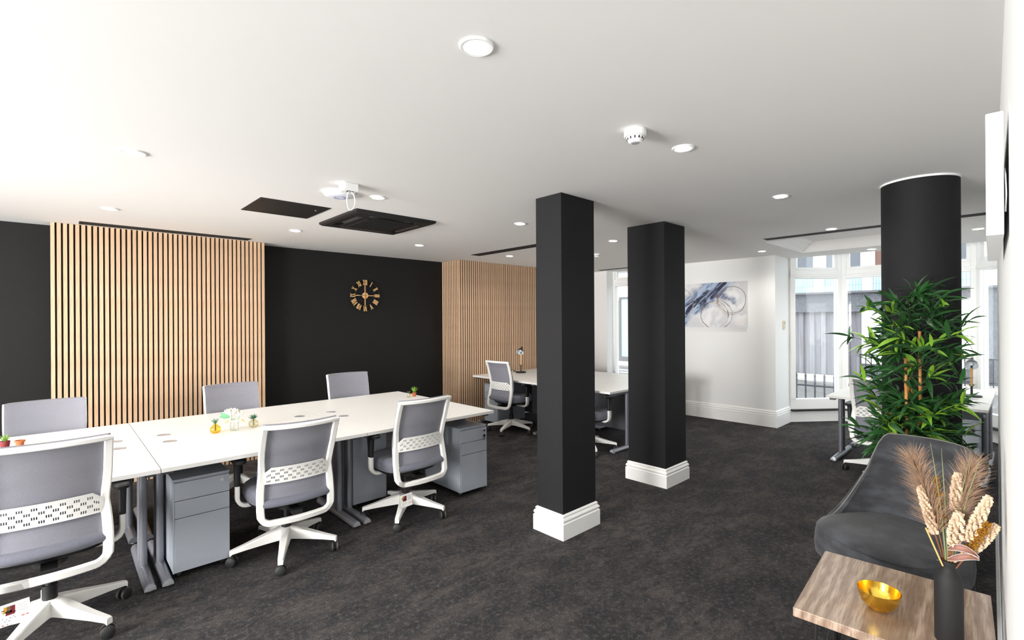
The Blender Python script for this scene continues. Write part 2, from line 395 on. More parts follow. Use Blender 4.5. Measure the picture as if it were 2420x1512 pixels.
# bay 2 outline
A, B, C, D = (8.1, 2.462), (8.75, 1.94), (8.75, .42), (8.1, -.1)
def inset(p, q, d):
    v = Vector((q[0] - p[0], q[1] - p[1])).normalized(); return Vector((-v.y, v.x)) * d
struct(sweep_profile([A, B, C, D], [(-.0, 0), (.03, 0), (.03, .165), (0, .165)]).build('wall_bay', 'gloss_white'), 'white dado below the bay window')
struct(sweep_profile([A, B, C, D], [(-.04, .165), (.075, .165), (.075, .19), (-.04, .19)]).build('trim_3', 'sill_black'), 'dark window sill of the bay')
def window_facet(name, p, q, bars, z0=.19, z1=2.95, zl=(.345, 2.17), zt=2.30, side=.075):
    """a glazed facet from p to q; bars are fractions where mullions stand"""
    p = Vector((p[0], p[1], 0)); q = Vector((q[0], q[1], 0)); L_ = (q - p).length; d = (q - p) / L_
    root = bpy.data.objects.new(name, None); col.objects.link(root); struct(root, 'white painted sash window with a transom light')
    root.location = p; root.rotation_euler = (0, 0, math.atan2(d.y, d.x))
    edges = [0] + [b * L_ for b in bars] + [L_]
    MB().box(0, L_, -.03, .05, z0, zl[0]).build('bottom_rail', 'gloss_white', root, bevel=.004)
    MB().box(0, L_, -.035, .055, zl[1], zt - .0).box(0, L_, -.05, .06, zl[1] + .03, zl[1] + .06).build('transom', 'gloss_white', root, bevel=.004)
    MB().box(0, L_, -.03, .05, z1 - .08, z1).build('head', 'gloss_white', root)
    for i, e in enumerate(edges):
        a, b = max(0, e - side / 1), min(L_, e + side / 1)
        if 0 < i < len(edges) - 1: a, b = e - side * .5, e + side * .5
        MB().box(a, b, -.04, .06, zl[0], z1).build('mullion', 'gloss_white', root, bevel=.006)
    for i in range(len(edges) - 1):
        a = edges[i] + (side if i == 0 else side * .5); b = edges[i + 1] - (side if i == len(edges) - 2 else side * .5)
        MB().box(a, b, 0, .006, zl[0], zl[1]).build('pane', 'window_glass', root)
        u0, u1, v0, v1 = a + .04, b - .04, zt + .04, z1 - .12
        MB().box(a, b, -.015, .03, zt, v0).box(a, b, -.015, .03, v1, z1 - .08).box(a, u0, -.015, .03, v0, v1).box(u1, b, -.015, .03, v0, v1).build('upper_sash', 'gloss_white', root)
        MB().box(u0, u1, .004, .010, v0, v1).build('pane', 'window_glass', root)
    return root
window_facet('window_3', A, B, [])
window_facet('window_4', B, C, [.5])
window_facet('window_5', C, D, [])
# bay 1
window_facet('window_6', (7.74, 5.40), (7.74, 4.25), [.55], zt=2.32, zl=(.345, 2.19), side=.06)
struct(box('trim_4', 'sill_black', 7.50, 7.80, 4.25, 5.38, .165, .19)); struct(box('wall_bay', 'gloss_white', 7.56, 7.80, 4.25, 5.38, 0, .165))

# ------------------------------------------------------------------ timber slat panels
def slat_panel(name, label, loc, rz, length, height, pitch, wid, depth, box_d, first=0.0):
    t = thing(name, label, 'wall panel', loc, rz, 'timber slat wall panels')
    MB().box(0, length, depth, depth + box_d, 0, height).build('backing', 'felt_black', t)
    me = MB().box(0, wid, 0, depth, 0.0, height).mesh('slat', 'oak_slat')
    n = int((length - first - wid) / pitch + 1.01)
    for i in range(n): link('slat', me, t, loc=(first + i * pitch, 0, 0))
    return t
slat_panel('slat_panel', 'wide light oak slat panel on the black wall behind the long white bench desks', (-.046, 6.004, 0), 0, 1.79, HC - .002, .0418, .0278, .018, .208)
slat_panel('slat_panel', 'long light oak slat wall behind the desk with the black table lamp', (4.366, 5.796, 0), 0, 3.13, HC - .002, .0418, .0230, .008, .008, first=.0)
slat_panel('slat_panel', 'narrow light oak slat return between the black clock wall and the long slat wall', (4.366, YL - .002, 0), R(-90), .414, HC - .002, .0428, .0230, .007, .006, first=.004)

# ------------------------------------------------------------------ columns
PLP = [(0, 0), (.024, 0), (.024, .112), (.017, .119), (.013, .122), (.021, .127), (.023, .136), (.017, .147), (.009, .151), (.012, .157), (.012, .166), (.004, .174), (0, .175)]
def square_column(label, x, y, wx, wy_):
    t = thing('square_column', label, 'column', (x, y, 0))
    box('shaft', 'column_black', 0, wx, 0, wy_, 0, HC - .001, t)
    sweep_profile([(0, 0), (wx, 0), (wx, wy_), (0, wy_)], PLP, closed=True).build('plinth', 'gloss_white', t)
square_column('slimmer square black column with a white skirting base, standing beside the end of the long desks', 2.619, 2.2675, .381, .249)
square_column('thicker square black column with a white skirting base, standing before the abstract painting', 4.104, 2.297, .393, .396)
t = thing('round_column', 'round black column behind the bamboo plant', 'column', (4.228, .488, 0))
MB().cyl((0, 0), .206, 0, HC - .012, 64).build('shaft', 'column_black', t, smooth=True)
MB().cyl((0, 0), .212, HC - .012, HC, 64).build('collar', 'white_paint', t, smooth=True)

# ------------------------------------------------------------------ ceiling fittings
def downlight(x, y, label, z=HC):
    t = thing('downlight', label, 'downlight', (x, y, z), 0, 'recessed ceiling downlights')
    link('trim_ring', DL_RING, t); link('lens', DL_LENS, t)
    d = bpy.data.lights.new('downlight_lamp', 'SPOT'); d.energy = DOWNLIGHT_W; d.spot_size = R(150); d.spot_blend = .8
    d.shadow_soft_size = .05; d.color = (1, .95, .885)
    o = bpy.data.objects.new('downlight_lamp', d); col.objects.link(o); o.parent = t; o.location = (0, 0, -.012)
DL_RING = MB().lathe([(.038, -.0005), (.038, -.005), (.052, -.006), (.056, -.003), (.056, 0.0)], n=28).mesh('trim_ring', 'white_paint', True)
DL_LENS = MB().lathe([(.0, -.0055), (.043, -.0055), (.043, -.001), (0, -.001)], n=24).mesh('lens', 'lamp_lens')
DL_RING = None
b = MB()
b.rings([[(r * math.cos(2 * math.pi * i / 28), r * math.sin(2 * math.pi * i / 28), z) for i in range(28)] for r, z in ((.0435, -.001), (.0435, -.006), (.054, -.007), (.057, -.003), (.057, 0))], False, False)
DL_RING = b.mesh('trim_ring', 'white_paint', True)
for x, l in ((.305, 'lit ceiling downlight just in front of the left part of the oak slat panel vent'), (1.737, 'lit ceiling downlight between the plain access panel and the oak slat panel'),
             (3.178, 'lit ceiling downlight between the air conditioning cassette and the clock wall'), (4.665, 'lit ceiling downlight between the slot vent and the long slat wall')): downlight(x, 5.0, l)
for x, l in ((.298, 'lit ceiling downlight alone above the nearest white desk, before the access panel'), (1.718, 'lit ceiling downlight beside the white cable box and round access point'),
             (3.18, 'lit ceiling downlight beside the top of the slimmer black column'), (4.678, 'lit ceiling downlight seen between the tops of the two square columns')): downlight(x, 3.26, l)
for x, l in ((1.017, 'largest lit ceiling downlight, over the open carpet before the columns'), (2.427, 'lit ceiling downlight next to the big smoke detector on the open ceiling'),
             (3.925, 'lit ceiling downlight between the thicker square column and the round column')): downlight(x, 1.245, l)
downlight(5.74, 1.35, 'lit ceiling downlight touching the black slot vent before the bay window')
downlight(6.914, 2.43, 'lit ceiling downlight beside the white cornice recess near the painting')
downlight(7.823, 1.39, 'lit ceiling downlight close above the bay window panes')
downlight(6.884, .33, 'lit ceiling downlight beyond the round column near the white wall')

def slot_vent(label, x0, x1, y0, y1):
    t = thing('slot_vent', label, 'air vent', ((x0 + x1) / 2, (y0 + y1) / 2, HC), 0, 'black linear slot vents in the ceiling')
    a, c = (x1 - x0) / 2, (y1 - y0) / 2; e = .012
    MB().box(-a, a, -c, -c + e, -.004, 0).box(-a, a, c - e, c, -.004, 0).box(-a, -a + e, -c + e, c - e, -.004, 0).box(a - e, a, -c + e, c - e, -.004, 0).build('frame', 'vent_black', t)
    MB().box(-a + e, a - e, -c + e, c - e, -.001, 0).build('backing', 'felt_black', t)
    for k in (-1, 1):
        if a > c: MB().box(-a + e, a - e, k * c * .3 - .004, k * c * .3 + .004, -.003, -.001).build('vane', 'vent_black', t)
        else: MB().box(k * a * .3 - .004, k * a * .3 + .004, -c + e, c - e, -.003, -.001).build('vane', 'vent_black', t)
slot_vent('black slot vent along the top of the wide oak slat panel', .143, 1.55, 5.80, 5.955)
slot_vent('black slot vent behind the slimmer column near the long slat wall', 4.175, 4.335, 3.55, 5.27)
slot_vent('black slot vent above the window beyond the thicker column', 7.25, 7.34, 4.25, 5.39)
slot_vent('black slot vent along the ceiling recess before the bay window', 5.87, 6.0, .1, 2.05)

t = thing('ceiling_access_panel', 'plain black square access panel set flush in the white ceiling', 'ceiling panel', (1.345, 4.085, HC))
MB().box(-.262, .262, -.262, -.24, -.004, 0).box(-.262, .262, .24, .262, -.004, 0).box(-.262, -.24, -.24, .24, -.004, 0).box(.24, .262, -.24, .24, -.004, 0).build('frame', 'vent_black', t)
MB().box(-.238, .238, -.238, .238, -.003, 0).build('door', 'vent_black', t)
MB().disc((.2, -.1, -.004), (0, 0, 1), .008, .003).build('latch', 'steel', t)

t = thing('air_conditioner', 'black four-way ceiling air conditioning cassette with open louvres', 'air conditioner', (2.143, 4.077, HC))
a, g = .385, .20
MB().rings([[(sx * q, sy * q, z) for sx, sy in ((-1, -1), (1, -1), (1, 1), (-1, 1))] for q, z in ((a, 0), (a, -.018), (a - .02, -.03), (.325, -.032))], False, False).build('outer_frame', 'vent_black', t, bevel=.004)
# panel face between the four slots
s_, i_ = .325, .255
MB().box(-i_, i_, -i_, i_, -.034, -.028).build('face', 'vent_black', t)
for k in range(4):
    q = R(90 * k)
    MB().box(-s_, -.225, -s_, -.225, -.032, -.02).build('corner', 'vent_black', t, rot=(0, 0, q))
    MB().box(-.225, .225, -s_, -i_, -.006, -.004).build('slot', 'felt_black', t, rot=(0, 0, q))
    MB().add([(-.22, -.318, -.031), (.22, -.318, -.031), (.22, -.285, -.012), (-.22, -.285, -.012), (-.22, -.316, -.028), (.22, -.316, -.028), (.22, -.283, -.009), (-.22, -.283, -.009)], [(0, 1, 2, 3), (7, 6, 5, 4), (0, 4, 5, 1), (1, 5, 6, 2), (2, 6, 7, 3), (3, 7, 4, 0)]).build('louvre', 'vent_brown', t, rot=(0, 0, q))
gr = MB().box(-g, g, -g, g, -.038, -.033).build('intake_grille', 'felt_black', t)
for k in range(11):
    y = -g + .018 + k * (2 * g - .036) / 10
    MB().box(-g + .01, g - .01, y - .004, y + .004, -.041, -.038).build('grille_bar', 'vent_black', gr)

t = thing('wireless_access_point', 'white domed wireless access point disc on the ceiling', 'access point', (1.455, 3.32, HC))
MB().lathe([(.11, 0), (.112, -.01), (.104, -.022), (.075, -.032), (.04, -.036), (0, -.037)], n=40).build('dome', 'ap_white', t, smooth=True)
MB().rings([[(r * math.cos(2 * math.pi * i / 32), r * math.sin(2 * math.pi * i / 32), z) for i in range(32)] for r, z in ((.034, -.0365), (.034, -.038), (.037, -.038), (.037, -.036))], False, False).build('light_ring', 'ap_ring', t)
t = thing('junction_box', 'small white square cable box hanging on the ceiling beside the round access point', 'junction box', (1.415, 3.085, HC), R(0))
MB().box(-.048, .048, -.048, .048, -.05, 0).build('box', 'white_paint', t, bevel=.004)
MB().box(-.02, .02, -.03, .0, -.052, -.049).build('socket', 'dark_hole', t)
pts = []
for k in range(25):
    a = math.pi * 2 * k / 24; pts.append((.035 * math.sin(a) * (1 if a < math.pi else .6), -.02, -.05 - .062 * (1 - math.cos(a))))
MB().tube(pts[:24], .004, 8).build('cable', 'white_paint', t, smooth=True)

def smoke_detector(x, y, z, label, deep=.03):
    t = thing('smoke_detector', label, 'smoke detector', (x, y, z), 0, 'white ceiling smoke detectors')
    MB().cyl((0, 0), .052, -deep, 0, 32).build('base', 'white_paint', t, smooth=True, bevel=.003)
    MB().lathe([(.041, -deep), (.039, -deep - .008), (.032, -deep - .024), (.026, -deep - .03), (0, -deep - .03)], n=32).build('head', 'white_paint', t, smooth=True)
    MB().cyl((0, 0), .019, -deep - .031, -deep - .029, 20).build('sensor_cap', 'print_grey', t)
    for k in range(12):
        a = 2 * math.pi * k / 12
        MB().box(-.003, .003, -.0015, .0015, -.006, .006).build('air_slot', 'dark_hole', t, loc=(.0385 * math.cos(a), .0385 * math.sin(a), -deep - .010), rot=(0, 0, a + R(90)))
smoke_detector(2.03, 1.285, HC, 'white smoke detector on the open ceiling in front of both square columns', .032)
smoke_detector(5.45, 4.07, HC, 'white smoke detector glimpsed between the two square black columns', .015)
smoke_detector(6.75, 1.33, HC + .14, 'white smoke detector inside the ceiling recess before the bay window', .015)

# ------------------------------------------------------------------ clock
t = thing('wall_clock', 'open black ring wall clock with gold roman numerals on the black wall', 'clock', (3.068, YL - .03, 1.915))
CR = .218
def ringmesh(r0, r1, y0, y1, n=64):
    b = MB(); P = [[(r * math.cos(2 * math.pi * i / n), y, r * math.sin(2 * math.pi * i / n)) for i in range(n)] for r, y in ((r0, y0), (r1, y0), (r1, y1), (r0, y1))]
    P.append(P[0]); return b.rings(P, False, False)
ringmesh(CR - .006, CR, -.004, .004).build('rim', 'metal_black', t, smooth=True)
ringmesh(.136, .141, -.004, .004).build('inner_ring', 'metal_black', t, smooth=True)
for k in range(3):
    a = R(30 + 120 * k); MB().tube([(.2 * math.cos(a), 0, .2 * math.sin(a)), (.2 * math.cos(a), .03, .2 * math.sin(a))], .004, 6).build('wall_stud', 'metal_black', t)
def stroke(b, x0, z0, x1, z1, w_=.0095):
    d = Vector((x1 - x0, z1 - z0)).normalized(); n = Vector((-d.y, d.x)) * w_ / 2
    P = [(x0 + n.x, z0 + n.y), (x1 + n.x, z1 + n.y), (x1 - n.x, z1 - n.y), (x0 - n.x, z0 - n.y)]
    b.add([(x, -.008, z) for x, z in P] + [(x, -.004, z) for x, z in P], [(0, 1, 2, 3), (7, 6, 5, 4), (0, 4, 5, 1), (1, 5, 6, 2), (2, 6, 7, 3), (3, 7, 4, 0)])
H0, H1 = .142, .214
wid = {'I': .015, 'V': .034, 'X': .034}
for k, num in enumerate(('I', 'II', 'III', 'IIII', 'V', 'VI', 'VII', 'VIII', 'IX', 'X', 'XI', 'XII')):
    tot = sum(wid[c] for c in num); x = -tot / 2; b = MB()
    for c in num:
        w_ = wid[c]
        if c == 'I': stroke(b, x + w_ / 2, H0, x + w_ / 2, H1)
        if c == 'V': stroke(b, x + .004, H1, x + w_ / 2, H0); stroke(b, x + w_ - .004, H1, x + w_ / 2, H0, .006)
        if c == 'X': stroke(b, x + .004, H1, x + w_ - .004, H0); stroke(b, x + w_ - .004, H1, x + .004, H0, .006)
        x += w_
    b.build('numeral', 'gold', t, rot=(0, R(30 * (k + 1)), 0))
MB().disc((0, -.006, 0), (0, 1, 0), .042, .012, 40).build('centre_boss', 'gold', t, smooth=True)
for k in range(4):
    MB().box(-.005, .005, -.006, .0, .04, .138).build('spoke', 'gold', t, rot=(0, R(90 * k), 0))
MB().box(-.004, .004, -.016, -.013, -.02, .085).build('hour_hand', 'silver_grey', t, rot=(0, R(-90), 0))
MB().box(-.003, .003, -.019, -.016, -.07, .125).build('minute_hand', 'stem_brown', t, rot=(0, R(0), 0))

# ------------------------------------------------------------------ abstract painting
def painting_mat():
    ma = bpy.data.materials.new('abstract_print'); ma.use_nodes = True; nt = ma.node_tree; N = nt.nodes; L = nt.links
    b = N['Principled BSDF']; b.inputs['Roughness'].default_value = .6
    tc = N.new('ShaderNodeTexCoord'); sp = N.new('ShaderNodeSeparateXYZ'); L.new(tc.outputs['Object'], sp.inputs[0])
    U_, V_ = sp.outputs['X'], sp.outputs['Z']
    def mth(op, a, c=None):
        n = N.new('ShaderNodeMath'); n.operation = op
        for k, v in ((0, a), (1, c)):
            if v is None: continue
            if isinstance(v, (int, float)): n.inputs[k].default_value = v
            else: L.new(v, n.inputs[k])
        return n.outputs[0]
    def noise(scale, det=4, dist=0.0, rot=0.0, sv=(1, 1, 1), off=(0, 0, 0)):
        mp = N.new('ShaderNodeMapping'); mp.inputs['Rotation'].default_value = (0, rot, 0); mp.inputs['Scale'].default_value = sv; mp.inputs['Location'].default_value = off
        L.new(tc.outputs['Object'], mp.inputs['Vector']); n = N.new('ShaderNodeTexNoise')
        n.inputs['Scale'].default_value = scale; n.inputs['Detail'].default_value = det; n.inputs['Distortion'].default_value = dist
        L.new(mp.outputs['Vector'], n.inputs['Vector']); return n.outputs['Fac']
    def ss(x, a, c, t0=0., t1=1.):
        r = N.new('ShaderNodeMapRange'); r.interpolation_type = 'SMOOTHSTEP'; r.inputs['From Min'].default_value = a; r.inputs['From Max'].default_value = c
        r.inputs['To Min'].default_value = t0; r.inputs['To Max'].default_value = t1; L.new(x, r.inputs['Value']); return r.outputs['Result']
    def mix(f, a, c):
        x = N.new('ShaderNodeMix'); x.data_type = 'RGBA'; L.new(f, x.inputs[0])
        for k, v in ((6, a), (7, c)):
            if isinstance(v, tuple): x.inputs[k].default_value = v
            else: L.new(v, x.inputs[k])
        return x.outputs[2]
    nz = mth('SUBTRACT', noise(5, 5, .6), .5)
    base = mix(ss(noise(4, 4, 1), .4, .65), S(214, 216, 220), S(240, 240, 241))
    base = mix(ss(noise(2.2, 3, .5, off=(3, 0, 1)), .5, .7, 0, .6), base, S(226, 216, 210))
    # diagonal sweep of blue, from lower left to upper right
    d = mth('ADD', mth('SUBTRACT', mth('MULTIPLY', V_, .75), mth('MULTIPLY', U_, .55)), mth('MULTIPLY', nz, .34))
    band = mth('MULTIPLY', ss(d, -.02, .06), ss(d, .26, .40, 1, 0))
    c40, s40 = math.cos(R(42)), math.sin(R(42))
    cx = N.new('ShaderNodeCombineXYZ')
    L.new(mth('MULTIPLY', mth('ADD', mth('MULTIPLY', U_, c40), mth('MULTIPLY', V_, s40)), 1.1), cx.inputs['X'])
    L.new(mth('MULTIPLY', mth('SUBTRACT', mth('MULTIPLY', V_, c40), mth('MULTIPLY', U_, s40)), 4.5), cx.inputs['Z'])
    sn = N.new('ShaderNodeTexNoise'); sn.inputs['Scale'].default_value = 3.2; sn.inputs['Detail'].default_value = 6; sn.inputs['Distortion'].default_value = .9
    L.new(cx.outputs[0], sn.inputs['Vector']); streak = sn.outputs['Fac']
    blue = mix(ss(streak, .38, .62), S(70, 92, 134), S(172, 192, 220))
    c = mix(mth('MULTIPLY', band, ss(streak, .3, .45, .45, .95)), base, blue)
    dark = mth('MULTIPLY', mth('MULTIPLY', ss(d, .03, .09), ss(d, .15, .22, 1, 0)), ss(streak, .47, .56, 1, 0))
    c = mix(dark, c, S(36, 40, 66))
    # darker plume, upper right
    e = mth('ADD', mth('ABSOLUTE', mth('ADD', mth('SUBTRACT', V_, .13), mth('MULTIPLY', mth('SUBTRACT', U_, .2), .45))), mth('MULTIPLY', nz, .16))
    pl = mth('MULTIPLY', ss(e, .03, .085, 1, 0), mth('MULTIPLY', ss(U_, .0, .1), ss(U_, .36, .44, 1, 0)))
    c = mix(mth('MULTIPLY', pl, .85), c, mix(ss(streak, .4, .6), S(74, 76, 106), S(150, 164, 194)))
    # thin looping rings
    for cx_, cz, rx, rr, wd, colr, gate in ((.075, -.155, 1, .21, .0035, S(60, 50, 48), .5), (.10, -.15, 1.1, .225, .003, S(70, 70, 80), .42), (.06, -.17, .95, .20, .004, S(176, 146, 110), .5), (.34, .07, 1.05, .20, .005, S(150, 122, 96), .45), (.33, .06, 1, .215, .003, S(80, 76, 80), .5), (-.44, .04, .8, .21, .005, S(196, 166, 128), .4), (-.46, .05, .8, .23, .003, S(150, 140, 140), .45)):
        q = mth('SQRT', mth('ADD', mth('POWER', mth('MULTIPLY', mth('SUBTRACT', U_, cx_), 1 / rx), 2), mth('POWER', mth('SUBTRACT', V_, cz), 2)))
        q = mth('ABSOLUTE', mth('SUBTRACT', mth('ADD', q, mth('MULTIPLY', nz, .03)), rr))
        wv = mth('ADD', wd, mth('MULTIPLY', ss(noise(3, 2, 0, 0, (1, 1, 1), (cx_ * 9, 0, cz * 7)), .52, .7), .006))
        f = mth('MULTIPLY', ss(mth('DIVIDE', q, wv), .5, 1.2, .9, 0), ss(noise(2.6, 2, 0, 0, (1, 1, 1), (cx_ * 5 + 2, 0, cz * 11)), gate - .12, gate + .06, .08, 1))
        c = mix(f, c, colr)
    L.new(c, b.inputs['Base Color']); M['abstract_print'] = ma
painting_mat()
t = thing('canvas_painting', 'abstract canvas of blue-grey sweeps and thin rings on the white wall', 'painting', (PX, 3.40, 1.783), R(-90))
# local x runs along the wall, -y faces the room
MB().box(-.56, .56, -.036, -.001, -.347, .347).build('canvas', 'card_white', t)
MB().box(-.56, .56, -.038, -.0362, -.347, .347).build('print', 'abstract_print', t)

# wall controller on the window return
t = thing('room_controller', 'small cream wall controller with a little display on the window return', 'thermostat', (7.84, 2.462, 1.47))
MB().box(-.035, .035, -.018, 0, -.065, .065).build('case', 'beige_plastic', t, bevel=.004)
MB().box(-.02, .022, -.0195, -.018, .005, .05).build('display', 'lcd_grey', t)
MB().disc((0, -.019, -.03), (0, 1, 0), .008, .003).build('button', 'print_grey', t)

# white box frame on the right-hand wall, seen end-on
ang = math.atan(.0354)
t = thing('box_frame', 'thin white box frame hung on the white wall with a loose cable behind it', 'wall frame', (1.65, wy(1.65) + .003, 1.912), ang)
MB().box(0, .76, .006, .037, -.148, .148).build('frame', 'gloss_white', t, bevel=.002)
MB().box(.3, .46, .0, .006, -.03, .03).build('back_cleat', 'print_grey', t)
MB().tube([(.05, .004, .02), (.02, .003, .0), (.012, .002, -.05), (.03, .003, -.09)], .0015, 6).build('cable', 'white_paint', t)

# ------------------------------------------------------------------ office chairs
def superellipse(hx, hy, cx, cy, z, e=3.2, n=40):
    out = []
    for i in range(n):
        a = 2 * math.pi * i / n; c, s_ = math.cos(a), math.sin(a)
        out.append((cx + hx * math.copysign(abs(c) ** (2 / e), c), cy + hy * math.copysign(abs(s_) ** (2 / e), s_), z))
    return out
def lerp_tab(tab, z):
    for (z0, y0), (z1, y1) in zip(tab, tab[1:]):
        if z <= z1:
            k = max(0, min(1, (z - z0) / (z1 - z0))); k = k * k * (3 - 2 * k) * .5 + k * .5
            return y0 + (y1 - y0) * k
    return tab[-1][1]
PROF = [(.30, -.262), (.36, -.248), (.42, -.236), (.50, -.216), (.58, -.197), (.64, -.196), (.72, -.207), (.85, -.240), (.98, -.285)]
PIV = Vector((0, -.10, .42))
def back_y(x, z): return lerp_tab(PROF, z) - .022 + .034 * (x / .23) ** 2
def bp(x, z, off=0.0): return Vector((x, back_y(x, z) + off, z)) - PIV
def make_chair():
    t = thing('office_chair', 'x', 'chair', (0, 0, 0), 0, 'grey and white mesh office chairs')
    # five-star base
    b = MB(); b.cyl((0, 0), .046, .092, .172, 28)
    for k in range(5):
        a = 2 * math.pi * k / 5; c, s_ = math.cos(a), math.sin(a); rs = []
        for r, hw, zt, zb in ((.02, .034, .176, .10), (.07, .030, .168, .098), (.14, .026, .150, .094), (.25, .020, .120, .086), (.325, .017, .102, .078), (.338, .015, .098, .066)):
            rs.append([(r * c - q * s_, r * s_ + q * c, z) for q, z in ((-hw, zb), (hw, zb), (hw, zt - .006), (hw * .75, zt), (-hw * .75, zt), (-hw, zt - .006))])
        b.rings(rs)
    b.build('star_base', 'chair_white', t, smooth=True)
    cm = MB()
    for q in (-1, 1):
        n = 18; x0, x1 = q * .008, q * .027
        cm.rings([[(x, r * math.cos(2 * math.pi * i / n), .030 + r * math.sin(2 * math.pi * i / n)) for i in range(n)] for x, r in ((x0, .026), (x0, .030), (x1 - q * .004, .030), (x1, .024))])
    cm.box(-.006, .006, -.012, .012, .03, .066); cme = cm.mesh('caster', 'rubber_black', True)
    ty = MB()
    for q in (-1, 1):
        n = 18; x0, x1 = q * .0125, q * .0195
        ty.rings([[(x, r * math.cos(2 * math.pi * i / n), .030 + r * math.sin(2 * math.pi * i / n)) for i in range(n)] for x, r in ((x0, .029), (x0, .0306), (x1, .0306), (x1, .029))], False, False)
    tym = ty.mesh('tread', 'caster_grey', True); tym['kind'] = 'stuff'
    for k in range(5):
        a = 2 * math.pi * k / 5
        c_ = link('caster', cme, t, loc=(.326 * math.cos(a), .326 * math.sin(a), 0), rot=(0, 0, a + R(random.uniform(-70, 70))))
        q = link('tread', tym, c_); q['kind'] = 'stuff'
    MB().cyl((0, 0), .030, .165, .245, 24).cyl((0, 0), .018, .245, .34, 20).build('gas_column', 'plastic_black', t, smooth=True)
    MB().rings([superellipse(.07, .10, 0, -.02, .325), superellipse(.085, .12, 0, -.02, .350), superellipse(.085, .12, 0, -.02, .366)]).box(-.03, .03, -.245, -.1, .328, .356).tube([(.08, .06, .355), (.24, .06, .35)], .006, 8).build('mechanism', 'plastic_black', t, smooth=True)
    MB().rings([superellipse(.19, .18, 0, .03, .362), superellipse(.226, .216, 0, .03, .376), superellipse(.234, .224, 0, .03, .390)]).build('seat_shell', 'plastic_black', t, smooth=True)
    MB().rings([superellipse(.235 * q, .228 * q2, 0, .03 + dy, z) for q, q2, dy, z in ((.95, .95, 0, .388), (1.01, 1.01, 0, .398), (1.04, 1.04, 0, .425), (1.035, 1.035, 0, .450), (1.0, 1.0, 0, .473), (.92, .92, 0, .486), (.7, .7, 0, .489), (.3, .3, 0, .486))]).build('seat', 'seat_fabric', t, smooth=True)
    # back frame: one moulded loop
    hw = .2165; path = []
    zs = [.95, .90, .84, .78, .72, .67, .63, .59, .54, .49, .45, .41]
    left = [(-hw * (1 - .05 * math.exp(-((z - .63) / .09) ** 2)), z) for z in zs]
    cr = [(-hw + .055 * (1 - math.cos(R(a))), .388 - .055 * math.sin(R(a))) for a in (15, 35, 55, 75, 90)]
    half = left + cr; bar = [(x, .333) for x in (-.11, -.05, 0)]
    full = half + bar + [(-x, z) for x, z in reversed(half + bar[:-1])]
    rs = []
    for i, (x, z) in enumerate(full):
        x0, z0 = full[max(0, i - 1)]; x1, z1 = full[min(len(full) - 1, i + 1)]
        d = Vector((x1 - x0, 0, z1 - z0)).normalized(); n = Vector((-d.z, 0, d.x)); p = bp(x, z)
        w_, dp = (.018, .013)
        if z < .60: w_ = .0215; dp = .016
        if z < .36: w_ = .0185
        rs.append([p + n * a * w_ + Vector((0, c * dp, 0)) for a, c in ((-1, -.6), (-.7, -1), (.7, -1), (1, -.6), (1, .6), (.7, 1), (-.7, 1), (-1, .6))])
    fb = MB().rings(rs)
    top = []
    for i in range(17):
        x = -.2345 + .469 * i / 16; p = bp(x, .955)
        k = 1 if 0 < i < 16 else .55
        top.append([p + Vector((0, a * .014, c * .013 * k)) for a, c in ((-1, -.7), (-1, .5), (-.6, 1), (.7, 1), (1, .6), (1, -.7), (.6, -1), (-.7, -1))])
    fb.rings(top)
    fb.build('back_frame', 'chair_white', t, smooth=True, loc=PIV)
    def fab(u, v, s_):
        x = (-.212 + .424 * u) * (1.06 if s_ else 1); z = .445 + .525 * v
        return bp(x, z, (.010 if s_ == 0 else .024) + (.008 if v > .97 and s_ else 0))
    MB().slab(fab, 16, 22).build('backrest', 'mesh_fabric', t, smooth=True, loc=PIV)
    # lower back pad roll
    def roll(u, v, s_):
        x = -.205 + .41 * u; a = R(-80 + 160 * v) if s_ == 0 else R(-80 + 160 * v)
        return bp(x, .448 + .026 * math.sin(a), (.012 - .026 * math.cos(a)) if s_ == 0 else .03)
    MB().slab(roll, 14, 6).build('back_pad_roll', 'seat_fabric', t, smooth=True, loc=PIV)
    # perforated lumbar panel
    p = .0245; n = 15; xs = [-.199]; holes_x = []
    for i in range(n):
        x0 = -n * p / 2 + i * p + .00225
        for q in range(3):
            xs += [x0 - .0004 + q * .0082, x0 - .0004 + q * .0082 + .0050]; holes_x.append((len(xs) - 2, i))
    xs.append(.199); hx = dict(holes_x)
    zs = [.571]; hz = {}
    for r in range(4):
        z0 = .583 + r * .021; zs += [z0, z0 + .0140]; hz[len(zs) - 2] = r
    zs.append(.676)
    def pz(x, z):
        k = 1 if abs(x) < .158 else 1 - .34 * (abs(x) - .158) / .041
        return bp(x, .571 + (z - .571) * k + .006 * (x / .2) ** 2 * 0, -.012)
    lb = MB(); lb.v = [tuple(pz(x, z)) for z in zs for x in xs]; nx = len(xs)
    for j in range(len(zs) - 1):
        for i in range(nx - 1):
            if i in hx and j in hz:
                c = hx[i]; r = hz[j]
                if (c + r) % 2 == 0 and not (r == 3 and c in (0, n - 1)) : continue
            lb.f.append((j * nx + i, j * nx + i + 1, (j + 1) * nx + i + 1, (j + 1) * nx + i))
    o = lb.build('lumbar_panel', 'chair_white', t, loc=PIV); sd = o.modifiers.new('solid', 'SOLIDIFY'); sd.thickness = .004; sd.offset = 0
